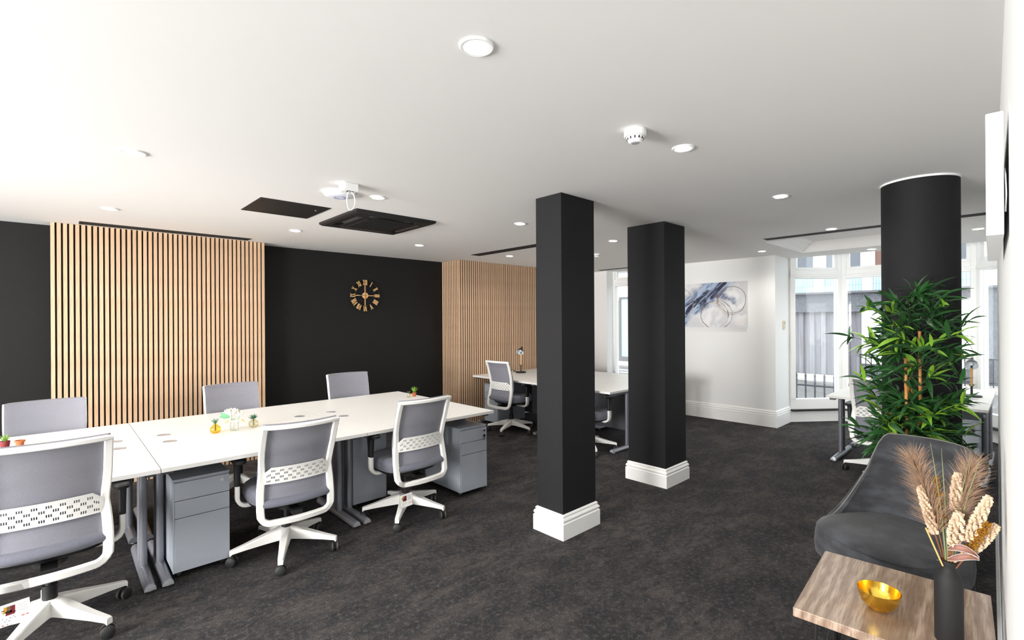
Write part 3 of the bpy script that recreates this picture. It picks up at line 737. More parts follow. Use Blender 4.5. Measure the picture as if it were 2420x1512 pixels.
    # armrests
    for s_ in (-1, 1):
        pts = [(s_ * .10, .03, .372), (s_ * .22, .03, .370)] + [(s_ * (.235 + .055 * math.sin(R(a))), .03, .425 - .055 * math.cos(R(a))) for a in (10, 30, 50, 70, 90)] + [(s_ * .290, .03, .515)]
        rs = []
        for i, q in enumerate(pts):
            d = (Vector(pts[min(i + 1, len(pts) - 1)]) - Vector(pts[max(0, i - 1)])).normalized(); n_ = Vector((-d.z, 0, d.x)); q = Vector(q)
            rs.append([q + n_ * a * .012 + Vector((0, c * .024, 0)) for a, c in ((-1, -.8), (-.7, -1), (.7, -1), (1, -.8), (1, .8), (.7, 1), (-.7, 1), (-1, .8))])
        ar = MB().rings(rs).build('armrest', 'chair_white', t, smooth=True)
        MB().rings([superellipse(a, c, s_ * .290, .03, z, 4, 24) for a, c, z in ((.0155, .026, .505), (.017, .029, .58), (.019, .034, .645), (.03, .06, .662))]).build('post', 'plastic_black', ar, smooth=True)
        MB().rings([superellipse(a, c, s_ * .285, .045, z, 3, 28) for a, c, z in ((.030, .10, .658), (.040, .118, .664), (.041, .120, .678), (.036, .114, .686), (.02, .09, .688))]).build('arm_pad', 'plastic_black', ar, smooth=True)
    return t
random.seed(3)
CH = make_chair()
chairs = []
def place_chair(x, y, face, base_deg, label, recline=0.0, dz=0.0):
    """face = world heading in degrees of the sitter; base_deg = world angle of one leg of the star"""
    o = pool[len(chairs)]
    o.location = (x, y, 0); rz = R(face - 90); o.rotation_euler = (0, 0, rz); o['label'] = label
    loc = R(base_deg) - rz; kk = 0
    for ch in o.children:
        nm = ch.name.split('.')[0]
        if nm == 'star_base': ch.rotation_euler = (0, 0, loc)
        elif nm == 'caster':
            a = loc + 2 * math.pi * kk / 5; kk += 1
            ch.location = (.326 * math.cos(a), .326 * math.sin(a), 0); ch.rotation_euler = (0, 0, a + R(random.uniform(-80, 80)))
        else:
            if nm in ('back_frame', 'backrest', 'back_pad_roll', 'lumbar_panel'): ch.rotation_euler = (R(recline), 0, 0)
            if nm == 'armrest': ch.location.z += min(dz, .010)
            elif nm != 'gas_column': ch.location.z += dz
    chairs.append(o); return o
CHAIRS = [
    (-.035, 3.39, 90, 22, 'grey mesh office chair with a plastic-sleeved leaflet at the end of the long desks', 2, .052),
    (1.13, 3.46, 88, 30, 'grey mesh office chair pulled up beside the three-drawer pedestal by the flower jar', 8, 0),
    (2.05, 3.45, 91, 12, 'grey mesh office chair with a leaflet on its white base, between two grey pedestals', 3, .012),
    (-.06, 4.965, -88, 40, 'grey mesh office chair facing the room at the left edge of the oak slat panel', -4, -.01),
    (1.21, 4.965, -88, 10, 'grey mesh office chair facing the room at the right edge of the oak slat panel', -4, 0),
    (2.35, 4.965, -91, 55, 'grey mesh office chair facing the room, alone in front of the black clock wall', -4, .01),
    (4.65, 4.97, 0, 58, 'grey mesh office chair at the desk with the black table lamp by the slat wall', 0, .04),
    (4.65, 3.62, 0, 17, 'grey mesh office chair mostly hidden behind the slimmer black column', 0, 0),
    (5.93, .96, 0, 18, 'grey mesh office chair behind the bamboo plant at the bay window desk', 0, .03),
]
pool = [CH] + [copy_tree(CH) for _ in CHAIRS[1:]]
for a in CHAIRS: place_chair(*a)

# ------------------------------------------------------------------ bench desks
DW, DD, DH = 1.2585, .8625, .73
def make_desk():
    t = thing('desk', 'x', 'desk', (0, 0, 0), 0, 'white bench desks')
    # local: x along the desk, y from front edge (0) to back edge
    MB().box(.0014, DW - .0014, 0, DD, DH - .025, DH).build('desktop', 'desk_white', t, bevel=.0015)
    MB().box(.08, DW - .08, .44, .48, DH - .085, DH - .025).build('cross_beam', 'ped_dark', t)
    for x in (.042, DW - .042):
        lg = MB().tube([(x, .40, .03), (x, .40, DH - .05)], .0205, 16).tube([(x, .515, .03), (x, .515, DH - .05)], .0205, 16).box(x - .006, x + .006, .41, .505, .05, DH - .06).build('leg', 'silver_grey', t, smooth=True)
        MB().box(x - .024, x + .024, .06, DD - .06, DH - .052, DH - .0255).build('top_arm', 'ped_dark', lg)
        rs = []
        for y, k in ((.088, 1), (.10, 1), (.45, 1.08), (.80, 1)):
            rs.append([(x + .029 * k * math.cos(R(a)), y + (.012 * math.sin(R(a)) if y < .09 else 0), .014 + .036 * math.sin(R(a)) ** .8 * k) for a in range(0, 181, 18)])
        MB().rings(rs).build('foot', 'silver_grey', lg, smooth=True)
        MB().rings([[(x + .027 * q * math.cos(R(a)), .0875 - .004 * (1 - q), .015 + .033 * q * math.sin(R(a)) ** .8) for a in range(0, 181, 18)] for q in (1, .85, .4)], False, True).build('foot_cap', 'foot_silver', lg, smooth=True)
        for y in (.13, .76): MB().cyl((x, y), .016, 0, .016, 14).build('glide', 'foot_silver', lg)
    for x in (.14, DW - .14):
        g = MB().lathe([(.0, .001), (.036, .001), (.037, .003), (.043, .003), (.045, 0), (0, 0)], (x, DD - .13, DH), 28).build('cable_grommet', 'steel', t, smooth=True)
        MB().lathe([(0, .0012), (.033, .0012), (.0335, .0026), (0, .0026)], (x, DD - .13, DH), 24).build('grommet_lid', 'foot_silver', g)
    return t
DK = make_desk(); desks = []
def place_desk(x, y, rz, label, modesty=False):
    o = DK if not desks else copy_tree(DK)
    o.location = (x, y, 0); o.rotation_euler = (0, 0, R(rz)); o['label'] = label
    desks.append(o)
    return o
DX, DY = .426, 3.383
L3 = [('the unit with the terracotta pot, cut by the picture edge', 'under the slat panel with the left-hand chair'), ('holding the flower jar and glass pots', 'in front of the oak slat panel'), ('ending by the slimmer black column', 'in front of the black clock wall')]
FRONT = ['white bench desk end unit behind the chair with the plastic sleeve leaflet', 'white bench desk above the three-drawer pedestal with a round lock', 'white bench desk nearest the slimmer black column, two grey pedestals below']
BACK = ['white bench desk before the chair at the left edge of the slat panel', 'white bench desk carrying the flower jar and the small glass pots', 'white bench desk in front of the clock wall, small potted plant at its end']
for k in range(3):
    x = DX + DW * (k - 1)
    place_desk(x + .0008 * k, DY, 0, FRONT[k]); place_desk(x + .0008 * k + DW, DY + 2 * DD + .004, 180, BACK[k])
C2X, C2Y = 4.612, 3.272
place_desk(C2X, C2Y + DW, -90, 'white desk end partly hidden between the two square black columns')
place_desk(C2X, C2Y + 2 * DW + .001, -90, 'white desk against the long slat wall carrying the black table lamp')
place_desk(C2X + 2 * DD + .004, C2Y, 90, 'white desk beyond the columns, the side nearest the window')
place_desk(C2X + 2 * DD + .004, C2Y + DW + .001, 90, 'white desk in the corner between slat wall and window, behind the table lamp')
C3X, C3Y = 6.075, .232
place_desk(C3X, C3Y + DW, -90, 'white desk behind the bamboo plant and round column')
place_desk(C3X + 2 * DD + .004, C3Y, 90, 'white desk closest to the bay window panes, carrying the lamp with a wooden stem')
def modesty(label, x, y0, y1):
    o = MB().box(x - .009, x + .009, y0, y1, .10, .70).build('modesty_panel', 'panel_grey'); return tag(o, label, 'panel')
modesty('grey modesty panel under the desks by the slat wall', C2X + DD + .002, C2Y + .12, C2Y + 2 * DW - .12)

# ------------------------------------------------------------------ drawer pedestals
def pedestal(x, y, rz, label, key=False, back=False):
    """local: x width, front face at y=0, depth to +y"""
    t = thing('drawer_pedestal', label, 'pedestal', (x, y, 0), R(rz), 'grey steel drawer pedestals')
    w_, d, z0, z1 = .305, .56, .045, .61
    MB().box(0, w_, .014, d, z0, z1 - .012).build('body', 'ped_grey', t, bevel=.003)
    MB().box(0, w_, 0, d, z1 - .012, z1).build('top', 'ped_grey', t, bevel=.002)
    zz = [z0, .372, .478, z1 - .020]
    for i in range(3):
        dr = MB().box(.010, w_ - .002, -.004, .014, zz[i] + .0025, zz[i + 1] - .0015).build('drawer', 'ped_grey', t, bevel=.0015)
        if i == 2:
            lk = MB().disc((w_ - .045, -.007, zz[3] - .028), (0, 1, 0), .010, .01, 18).build('lock', 'steel', dr, smooth=True)
            if key:
                MB().box(w_ - .05, w_ - .04, -.03, -.012, zz[3] - .034, zz[3] - .022).disc((w_ - .045, -.022, zz[3] - .075), (0, 1, 0), .013, .004, 14).box(w_ - .048, w_ - .042, -.023, -.021, zz[3] - .115, zz[3] - .085).build('key', 'metal_black', dr)
    MB().box(-.0005, .009, .0, .013, z0, z1 - .013).build('side_trim', 'ped_grey', t)
    for cx, cy in ((.035, .05), (w_ - .035, .05), (.035, d - .05), (w_ - .035, d - .05)):
        MB().disc((cx, cy, .020), (1, 0, 0), .02, .022, 16).box(cx - .012, cx + .012, cy - .012, cy + .012, .03, .046).build('caster', 'rubber_black', t)
    return t
pedestal(.500, 3.53, 0, 'grey three-drawer pedestal with a round lock beside the desk legs at the flower jar desk')
pedestal(2.570, 3.41, 0, 'grey three-drawer pedestal with a black key hanging in its lock at the desk end', True)
pedestal(2.075, 4.37, 180, 'grey pedestal turned its plain back to the aisle, behind the middle desk legs')
pedestal(4.735, 5.655, -90, 'grey three-drawer pedestal standing against the slat wall under the lamp desk')
pedestal(6.06, 4.085, 90, 'grey pedestal under the desk end between the two black columns')
pedestal(6.19, .60, -90, 'grey pedestal with a key in its lock under the bay window desk', True)

# ------------------------------------------------------------------ leaflets on two chairs
def leaflet(x, y, z, rz, label, sleeve_h, tilt=0.0):
    """hangs from z down; local x to the right as seen from behind the chair, -y to the viewer"""
    t = thing('chair_leaflet', label, 'leaflet', (x, y, z), R(rz)); t.rotation_euler = (0, R(tilt), R(rz))
    wd, ch = .10, .098
    MB().box(-wd / 2 - .003, wd / 2 + .003, -.0012, .0012, -sleeve_h - ch, 0).build('plastic_sleeve', 'plastic_film', t)
    cd = MB().box(-wd / 2, wd / 2, -.0022, -.0013, -sleeve_h - ch + .002, -sleeve_h).build('card', 'card_white', t)
    def patch(ma, x0, x1, z0, z1, sh=0.0):
        a, c, e, g = -wd / 2 + x0 * wd, -wd / 2 + x1 * wd, -sleeve_h - ch + z0 * ch, -sleeve_h - ch + z1 * ch
        MB().add([(a, -.0024, e), (c, -.0024, e), (c + sh, -.0024, g), (a + sh, -.0024, g)] + [(a, -.0022, e), (c, -.0022, e), (c + sh, -.0022, g), (a + sh, -.0022, g)], [(0, 1, 2, 3), (7, 6, 5, 4), (0, 4, 5, 1), (1, 5, 6, 2), (2, 6, 7, 3), (3, 7, 4, 0)]).build('print', ma, cd)
    patch('print_yellow', .16, .26, .66, .88, .002); patch('print_olive', .26, .36, .66, .88, .002); patch('print_dkred', .36, .52, .58, .88, .002)
    patch('print_dkred', .20, .50, .48, .60, .004); patch('print_yellow', .12, .24, .60, .67); patch('print_dark', .22, .42, .58, .68); patch('print_dark', .10, .2, .72, .76)
    for x0, z0 in ((.1, .36), (.16, .22), (.3, .2), (.34, .34), (.44, .38), (.48, .3), (.22, .3)): patch('print_dark', x0, x0 + .03, z0, z0 + .03)
    patch('print_dark', .18, .32, .235, .243); patch('print_dark', .3, .46, .33, .338, .002)
    for g_ in range(3):
        for r in range(5): patch('print_grey', .6, .93 - .08 * (r == 4), .86 - g_ * .13 - r * .022, .871 - g_ * .13 - r * .022)
    patch('print_red', .7, .8, .26, .30); patch('print_red', .84, .93, .26, .30); patch('print_red', .07, .13, .06, .11); patch('print_dark', .22, .26, .07, .10)
leaflet(-.155, 3.105, .405, 0, 'leaflet in a clear plastic sleeve hanging from the end chair of the long desks', .085, -4)
leaflet(1.885, 3.18, .372, 0, 'leaflet in a clear sleeve hanging before the white base between the grey pedestals', .10, -3)

# ------------------------------------------------------------------ things on the desks
def spikes(b, c, n, L_, w_, spread, z0, seed, up=.0):
    rr = random.Random(seed)
    for i in range(n):
        a = 2 * math.pi * i / n * 1.618 * 2 + rr.uniform(-.2, .2); s_ = spread * (.25 + .75 * (i / n)); ln = L_ * rr.uniform(.8, 1.05)
        d = Vector((math.sin(s_) * math.cos(a), math.sin(s_) * math.sin(a), math.cos(s_))); sd = Vector((-math.sin(a), math.cos(a), 0)); p = Vector(c) + Vector((0, 0, z0))
        nrm = d.cross(sd)
        rs = []
        for q, k in ((0, .7), (.35, 1), (.7, .6), (1, .05)):
            m_ = p + d * ln * q + Vector((0, 0, -.15 * ln * q * q * math.sin(s_)))
            rs.append([m_ + sd * w_ * k, m_ + nrm * w_ * .45 * k, m_ - sd * w_ * k, m_ - nrm * w_ * .25 * k])
        b.rings(rs)
    return b
def bud_vase(name, label, x, y, glass, seed, spread, leafw, leafl):
    t = thing(name, label, 'vase', (x, y, DH), 0)
    MB().lathe([(0, .001), (.020, .001), (.031, .010), (.036, .026), (.033, .042), (.020, .056), (.013, .061), (.0145, .068), (.0145, .070)], n=72, ribs=18, amp=.018).build('glass_body', glass, t, smooth=True)
    return t
def plant_in(name, label, x, y, z0, n, ln, w_, spread, seed, ma='succulent', stem=.05):
    t = thing(name, label, 'succulent', (x, y, z0))
    rr = random.Random(seed)
    for i in range(n):
        a = i * 2.399; s_ = spread * (.2 + .8 * i / n); l2 = ln * rr.uniform(.85, 1.05)
        b = MB(); rs = []
        for q, k in ((0, .6), (.3, 1), (.65, .72), (1, .06)):
            zz = l2 * q * math.cos(s_); rad = l2 * q * math.sin(s_) * (1 + .2 * q)
            rs.append([(rad + u, v, zz + h) for u, v, h in ((0, w_ * k, 0), (-w_ * .4 * k, 0, w_ * .4 * k), (0, -w_ * k, 0), (w_ * .4 * k, 0, -w_ * .3 * k))])
        b.rings(rs).build('leaf', ma, t, rot=(0, 0, a))
    MB().tube([(0, 0, -stem), (0, 0, .004)], .004, 8).build('stem', 'twig', t)
bud_vase('bud_vase', 'round ribbed amber glass bud vase on the white desk', .862, 4.185, 'amber_glass', 1, .6, .004, .03)
plant_in('succulent', 'spiky green succulent in the amber glass bud vase', .862, 4.185, DH + .066, 13, .05, .0045, .75, 2)
bud_vase('bud_vase', 'round ribbed pale olive glass bud vase on the white desk', 1.128, 4.20, 'olive_glass', 1, .6, .004, .03)
plant_in('succulent', 'rosette succulent in the pale olive glass bud vase', 1.128, 4.20, DH + .066, 26, .042, .006, 1.35, 5)
# flower jar
t = thing('glass_jar', 'clear glass jar with a white ribbon round its neck', 'jar', (.987, 4.175, DH))
MB().lathe([(0, .001), (.026, .001), (.030, .006), (.030, .062), (.026, .072), (.024, .078), (.026, .082), (.026, .094)], n=36).build('glass_body', 'clear_glass', t, smooth=True)
MB().rings([[(r * math.cos(2 * math.pi * i / 32), r * math.sin(2 * math.pi * i / 32), z) for i in range(32)] for r, z in ((.0268, .070), (.0305, .072), (.0305, .080), (.0268, .082))], False, False).build('ribbon', 'ribbon', t, smooth=True)
MB().add([(-.03, -.012, .078), (-.03, -.018, .078), (-.058, -.02, .048), (-.054, -.016, .045)], [(0, 1, 2, 3)]).build('ribbon_tail', 'ribbon', t)
MB().add([(.004, -.0315, .075), (.014, -.031, .075), (.012, -.032, .012), (.005, -.032, .012)], [(0, 1, 2, 3)]).build('ribbon_tail', 'ribbon', t)
def flower(label, x, y, z, r, seed, lean):
    t = thing('white_flower', label, 'flower', (x, y, z)); rr = random.Random(seed)
    for k in range(3):
        n = (5, 7, 8)[k]
        for i in range(n):
            a = 2 * math.pi * i / n + k * .5; tilt = (.25, .75, 1.2)[k]; ln = r * (.75, .95, 1.05)[k]
            lr = r * (.55, .78, 1.0)[k]; pm = R((150, 122, 88)[k])
            def pet(u, v):
                ph = .12 + pm * v * (1 - .08 * (2 * u - 1) ** 2); hw_ = (.9 if k else 1.0) * math.sin(math.pi * min(.93, .16 + .72 * v)) ** .7 * 6.2 / (2 * n)
                az = (u - .5) * 2 * hw_; flare = 1 + .16 * max(0, v - .7) + .05 * math.sin(u * 9 + i * 2 + k) * v
                rad = lr * math.sin(ph) * flare
                return (rad * math.cos(az), rad * math.sin(az), lr * (1 - math.cos(ph)) * .92)
            MB().grid(pet, 6, 6).build('petal', 'petal_white', t, smooth=True, rot=(0, 0, a + rr.uniform(-.1, .1)))
    MB().lathe([(0, .004), (.006, .008), (.004, .014), (0, .015)], n=10).build('centre', 'petal_yellow', t, smooth=True)
    MB().tube([(0, 0, .004), (-lean * .3, 0, -.04), (-lean, 0, -.118)], .0022, 8).build('stem', 'leaf_mint', t, smooth=True)
flower('larger white flower in the ribboned glass jar', .965, 4.17, DH + .122, .044, 1, -.012)
flower('smaller white flower leaning right in the ribboned glass jar', 1.022, 4.175, DH + .108, .038, 2, .028)
for k, (az, el, ln) in enumerate(((160, 28, .075), (185, 10, .07))):
    d = Vector((math.cos(R(az)) * math.cos(R(el)), math.sin(R(az)) * math.cos(R(el)) * .4, math.sin(R(el)))); p0 = Vector((.955, 4.175, DH + .108))
    b = MB(); sd = Vector((0, .3, .95)).cross(d).normalized(); nn = d.cross(sd)
    b.slab(lambda u, v, s_: p0 + d * ln * v + nn * (u - .5) * 2 * .014 * math.sin(math.pi * min(.98, .06 + .92 * v)) ** .8 + sd * (.001 * s_ + .004 * (u - .5) ** 2), 4, 8)
    tag(b.build('jar_leaf', 'leaf_mint', smooth=True), ('upper mint green leaf beside the white flowers', 'lower mint green leaf beside the white flowers')[k], 'leaf')
for k, (x, y, z) in enumerate(((.942, 4.15, DH + .088), (1.03, 4.14, DH + .082))):
    b = MB().rings([[(x + q * (k * 2 - 1), y + r * math.cos(a), z - q * .8 + r * math.sin(a)) for a in (0, 1.57, 3.14, 4.71)] for q, r in ((-.004, .002), (.006, .006), (.016, .004), (.024, .0005))])
    tag(b.build('dried_petal', 'petal_yellow', smooth=True), ('ochre drooping petal on the left of the jar neck', 'ochre drooping petal on the right of the jar neck')[k], 'petal')
# far end of the long desk
t = thing('glass_vase', 'small waisted clear glass vase at the far end of the long desks', 'vase', (2.79, 4.62, DH))
MB().lathe([(0, .001), (.018, .001), (.020, .01), (.013, .035), (.012, .045), (.022, .068), (.021, .070)], n=24).build('glass_body', 'olive_glass', t, smooth=True)
t = thing('plant_pot', 'tiny terracotta pot at the far end of the long desks', 'pot', (2.87, 4.64, DH))
MB().lathe([(0, 0), (.017, 0), (.022, .032), (.025, .032), (.025, .042), (.021, .042), (.02, .034), (0, .034)], n=24).build('pot', 'terracotta', t, smooth=True)
plant_in('succulent', 'spiky green plant in the tiny terracotta pot by the clear vase', 2.87, 4.64, DH + .036, 14, .075, .005, .7, 9, 'leaf_light', .02)
# near end of the long desk
t = thing('plant_pot', 'small terracotta saucer pot at the cut-off end of the long desks', 'pot', (-.19, 4.66, DH))
MB().lathe([(0, 0), (.018, 0), (.022, .034), (.027, .034), (.027, .045), (.022, .045), (.02, .036), (0, .036)], n=24).build('pot', 'terracotta', t, smooth=True)
t = thing('plant_pot', 'dark little pot holding a grassy plant at the cut-off end of the long desks', 'pot', (-.262, 4.70, DH))
MB().lathe([(0, 0), (.02, 0), (.026, .04), (.024, .045), (.02, .04), (0, .036)], n=24).build('pot', 'print_dkred', t, smooth=True)
plant_in('succulent', 'grassy green plant in the dark little pot on the long desks', -.262, 4.70, DH + .036, 12, .06, .004, .8, 11, 'leaf_light', .02)

# ------------------------------------------------------------------ table lamps
def table_lamp(x, y, rz, label, stem_ma, head=True):
    t = thing('table_lamp', label, 'lamp', (x, y, DH), R(rz))
    MB().lathe([(0, 0), (.082, 0), (.084, .006), (.080, .016), (.06, .020), (0, .021)], n=36).build('base', 'metal_black', t, smooth=True)
    MB().tube([(0, 0, .02), (0, 0, .12)], .010, 12).tube([(-.02, 0, .12), (.02, 0, .12)], .006, 8).build('lower_post', 'metal_black', t, smooth=True)
    MB().tube([(0, 0, .115), (0, 0, .30)], .007 if stem_ma == 'gold' else .011, 12).build('stem', stem_ma, t, smooth=True)
    MB().tube([(0, 0, .29), (0, .01, .345)], .007, 10).build('joint', 'metal_black', t, smooth=True)
    # shade: hollow bell tipping towards the user (-y)
    pr = [(.0, .09), (.014, .088), (.017, .06), (.024, .045), (.045, .018), (.056, -.03), (.054, -.03), (.043, .014), (.022, .040), (0, .045)]
    rot = (R(-52), 0, 0)
    sh = MB().rings([[(r * math.cos(2 * math.pi * i / 28), r * math.sin(2 * math.pi * i / 28), z) for i in range(28)] for r, z in pr[:6]], False, False).build('shade', 'metal_black', t, smooth=True, loc=(0, -.012, .345), rot=rot)
    MB().rings([[(r * math.cos(2 * math.pi * i / 28), r * math.sin(2 * math.pi * i / 28), z) for i in range(28)] for r, z in ((.0555, -.0299), (.0535, -.029), (.043, .012), (.022, .038), (.002, .044))], False, True).build('reflector', 'lamp_inner', sh, smooth=True)
    MB().lathe([(0, -.014), (.012, -.010), (.015, .002), (.010, .018), (.008, .04), (0, .04)], n=14).build('bulb', 'card_white', sh, smooth=True)
    MB().tube([(.0, .08, .01), (.02, .11, .02), (-.02, .15, .006), (-.08, .16, .004), (-.14, .12, .006)], .003, 6).box(-.17, -.135, .105, .135, 0, .022).build('cord', 'metal_black', t)
    return t
table_lamp(5.36, 5.50, -62, 'black table lamp with a thin brass stem and white-lined shade against the slat wall', 'gold')
table_lamp(7.02, .395, -90, 'black table lamp with a pale wooden stem on the bay window desk', 'wood_tan')

# ------------------------------------------------------------------ side table with bowl and vase
TT = .50
t = thing('side_table', 'square wood-grain side table with black hairpin legs beside the velvet chair', 'table', (2.285, .345, 0), R(4))
MB().box(-.295, .295, -.27, .27, TT - .032, TT).build('tabletop', 'table_wood', t, bevel=.0015)
for sx in (-1, 1):
    for sy in (-1, 1):
        x, y = sx * .235, sy * .21
        q = MB()
        q.tube([(x - sx * .035, y, TT - .034), (x + sx * .02, y + sy * .018, .012), (x + sx * .028, y + sy * .022, .006), (x + sx * .02, y + sy * .026, .012), (x, y - sy * .05, TT - .034)], .006, 8)
        q.build('hairpin_leg', 'metal_black', t, smooth=True)
        MB().box(x - .045, x + .03, y - .045, y + .03, TT - .037, TT - .0325).build('leg_plate', 'metal_black', t)
t = tag(MB().lathe([(0, 0), (.022, 0), (.038, .010), (.054, .030), (.063, .055), (.066, .074), (.0645, .074), (.061, .055), (.052, .032), (.036, .0125), (.02, .004), (0, .0035)], n=56).build('brass_bowl', 'brass', smooth=True, loc=(2.18, .372, TT)), 'shiny gold metal bowl on the wood-grain side table', 'bowl')
VX, VY = 2.135, .178
t = tag(MB().lathe([(0, 0), (.034, 0), (.037, .004), (.037, .195), (.034, .213), (.024, .228), (.0205, .236), (.0205, .252), (.0225, .258), (.0225, .266), (.019, .266), (.017, .25), (.017, .2), (0, .19)], n=48).build('bottle_vase', 'vase_black', smooth=True, loc=(VX, VY, TT)), 'matt black bottle vase of dried flowers on the side table', 'vase')
# dried arrangement; offsets: a = to the right (-Y), d = away from the window of view (+X), h = up from the vase mouth
def fp(a, d, h): return Vector((VX + d, VY - a, TT + .262 + h))
def curve(p, q, bow, n=10):
    p, q = Vector(p), Vector(q)
    return [p.lerp(q, i / n) + Vector(bow) * (math.sin(math.pi * i / n)) for i in range(n + 1)]
GRP = 'dried stems in the black bottle vase'
def pampas(label, a, d, h, seed, fan):
    rr = random.Random(seed); pts = curve(fp(a * .04, 0, -.04), fp(a, d, h * .93), (0, a * .12, 0), 14)
    t = thing('pampas_plume', label, 'dried plume', pts[0], 0, GRP); o0 = pts[0]
    MB().tube([p - o0 for p in pts], .0016, 6).build('stem', 'stem_brown', t)
    b = MB()
    for i in range(1100):
        k = rr.uniform(.34, 1.0); j = k * 14; i0 = min(13, int(j)); p = pts[i0].lerp(pts[i0 + 1], j - i0); tg = (pts[i0 + 1] - pts[i0]).normalized()
        az = rr.uniform(0, 2 * math.pi); e1 = tg.orthogonal().normalized(); e2 = tg.cross(e1)
        out = (e1 * math.cos(az) + e2 * math.sin(az)); op = rr.uniform(.3, 1.0) * fan
        ln = (.105 * (1.05 - .35 * k)) * rr.uniform(.7, 1.1)
        dr = (tg * math.cos(op) + out * math.sin(op)).normalized(); w_ = .00042
        e = p + dr * ln; mid = p + dr * ln * .5 + tg * .004; sd = dr.cross(Vector((1, .1, 0))).normalized() * w_; s2 = dr.cross(sd).normalized() * w_
        b.rings([[q + sd * f - o0, q - sd * f * .5 + s2 * f - o0, q - sd * f * .5 - s2 * f - o0] for q, f in ((p, 1), (mid, .9), (e, .25))])
    o = b.build('plume', 'pampas', t); o['kind'] = 'stuff'
pampas('wide fawn pampas plume on the left of the dried arrangement', -.088, .015, .335, 1, 1.0)
pampas('upright fawn pampas plume at the back right of the dried arrangement', .052, .05, .335, 2, .9)
NUB = MB().lathe([(0, -.0042), (.0032, -.003), (.0044, .0), (.0036, .003), (0, .0046)], n=7).mesh('floret', 'cream_flower', True)
def cream_spike(label, a, d, h, L_, seed, rad=.0105):
    rr = random.Random(seed); pts = curve(fp(a * .05, d * .1, -.04), fp(a, d, h), (0, 0, .004), 12); o0 = pts[0]
    t = thing('cream_spike', label, 'dried flower', o0, 0, GRP)
    MB().tube([p - o0 for p in pts], .0018, 6).build('stem', 'stem_brown', t)
    tot = (pts[-1] - pts[0]).length; b = MB(); tg = (pts[-1] - pts[0]).normalized(); e1 = tg.orthogonal().normalized(); e2 = tg.cross(e1)
    n = int(L_ / .0036)
    b.tube([pts[-1] - tg * L_ - o0, pts[-1] - tg * L_ * .5 - o0, pts[-1] - o0], rad * .42, 8)
    for i in range(n):
        k = i / n; p = pts[-1] - tg * L_ * (1 - k) - o0; r = rad * (.62 + .42 * math.sin(math.pi * min(1, .12 + k))) * (1 if k < .93 else 1 - (k - .93) * 9)
        for q in range(5):
            az = i * 1.1 + q * 1.2566 + rr.uniform(-.2, .2); o_ = e1 * math.cos(az) + e2 * math.sin(az); c = p + o_ * r * .85 + tg * rr.uniform(-.002, .002)
            s_ = .0046 * rr.uniform(.8, 1.2); dd = (o_ + tg * .6).normalized()
            f1 = dd.orthogonal().normalized() * s_; f2 = dd.cross(f1)
            b.rings([[c + dd * z * s_ + (f1 * math.cos(w2) + f2 * math.sin(w2)) * q2 for w2 in (0, 1.57, 3.14, 4.71)] for z, q2 in ((-1.1, .5), (0, 1), (1.2, .45))])
    o = b.build('florets', 'cream_flower', t, smooth=True); o['kind'] = 'stuff'
cream_spike('slim cream flower spike lying against the left pampas plume', -.072, -.005, .232, .155, 3, .0125)
cream_spike('cream flower spike behind the green blades at the top of the arrangement', .022, .035, .29, .12, 4, .014)
cream_spike('thick cream flower spike standing in the middle of the arrangement', .028, -.03, .178, .115, 5, .0185)
cream_spike('long cream flower spike leaning towards the white wall', .098, -.02, .245, .165, 6, .015)
cream_spike('lowest cream flower spike behind the gold berries near the wall', .115, .0, .155, .11, 7, .014)
def gold_stem(label, a, d, h, L_, seed):
    rr = random.Random(seed); pts = curve(fp(a * .05, d * .1, -.04), fp(a, d, h), (0, 0, -.006), 12); o0 = pts[0]
    t = thing('gold_berry_stem', label, 'dried berries', o0, 0, GRP)
    MB().tube([p - o0 for p in pts], .0014, 6).build('stem', 'stem_brown', t)
    b = MB(); tg = (pts[-1] - pts[0]).normalized(); e1 = tg.orthogonal().normalized(); e2 = tg.cross(e1)
    for i in range(210):
        k = rr.random(); p = pts[-1] - tg * L_ * (1 - k) - o0; az = rr.uniform(0, 6.28); r = rr.uniform(.003, .015) * (1.1 - .4 * k)
        b.lathe([(0, -.0026), (.0023, -.0012), (.0023, .0012), (0, .0026)], p + (e1 * math.cos(az) + e2 * math.sin(az)) * r, 6)
    o = b.build('berries', 'gold_berry', t, smooth=True); o['kind'] = 'stuff'
gold_stem('gold berry stem upright between the pampas and the green blades', -.030, .01, .27, .16, 1)
gold_stem('gold berry stem leaning right above the curled dry leaves', .098, -.035, .165, .125, 2)
for k, (a, d, h, l) in enumerate(((-.044, .0, .385, 'leftmost long green grass blade in the dried arrangement'), (-.018, .02, .365, 'second long green grass blade beside the gold berries'), (.052, .03, .355, 'green grass blade crossing the back pampas plume'), (.078, .02, .355, 'rightmost long green grass blade in the dried arrangement'))):
    pts = curve(fp(a * .1, 0, -.04), fp(a, d, h), (0, a * .12, 0), 10)
    tag(MB().tube(pts, [.0026, .0026, .0025, .0024, .0022, .002, .0018, .0015, .0012, .0008, .0003], 6, flat=.4).build('grass_blade', 'grass_green', smooth=True), l, 'grass blade', GRP)
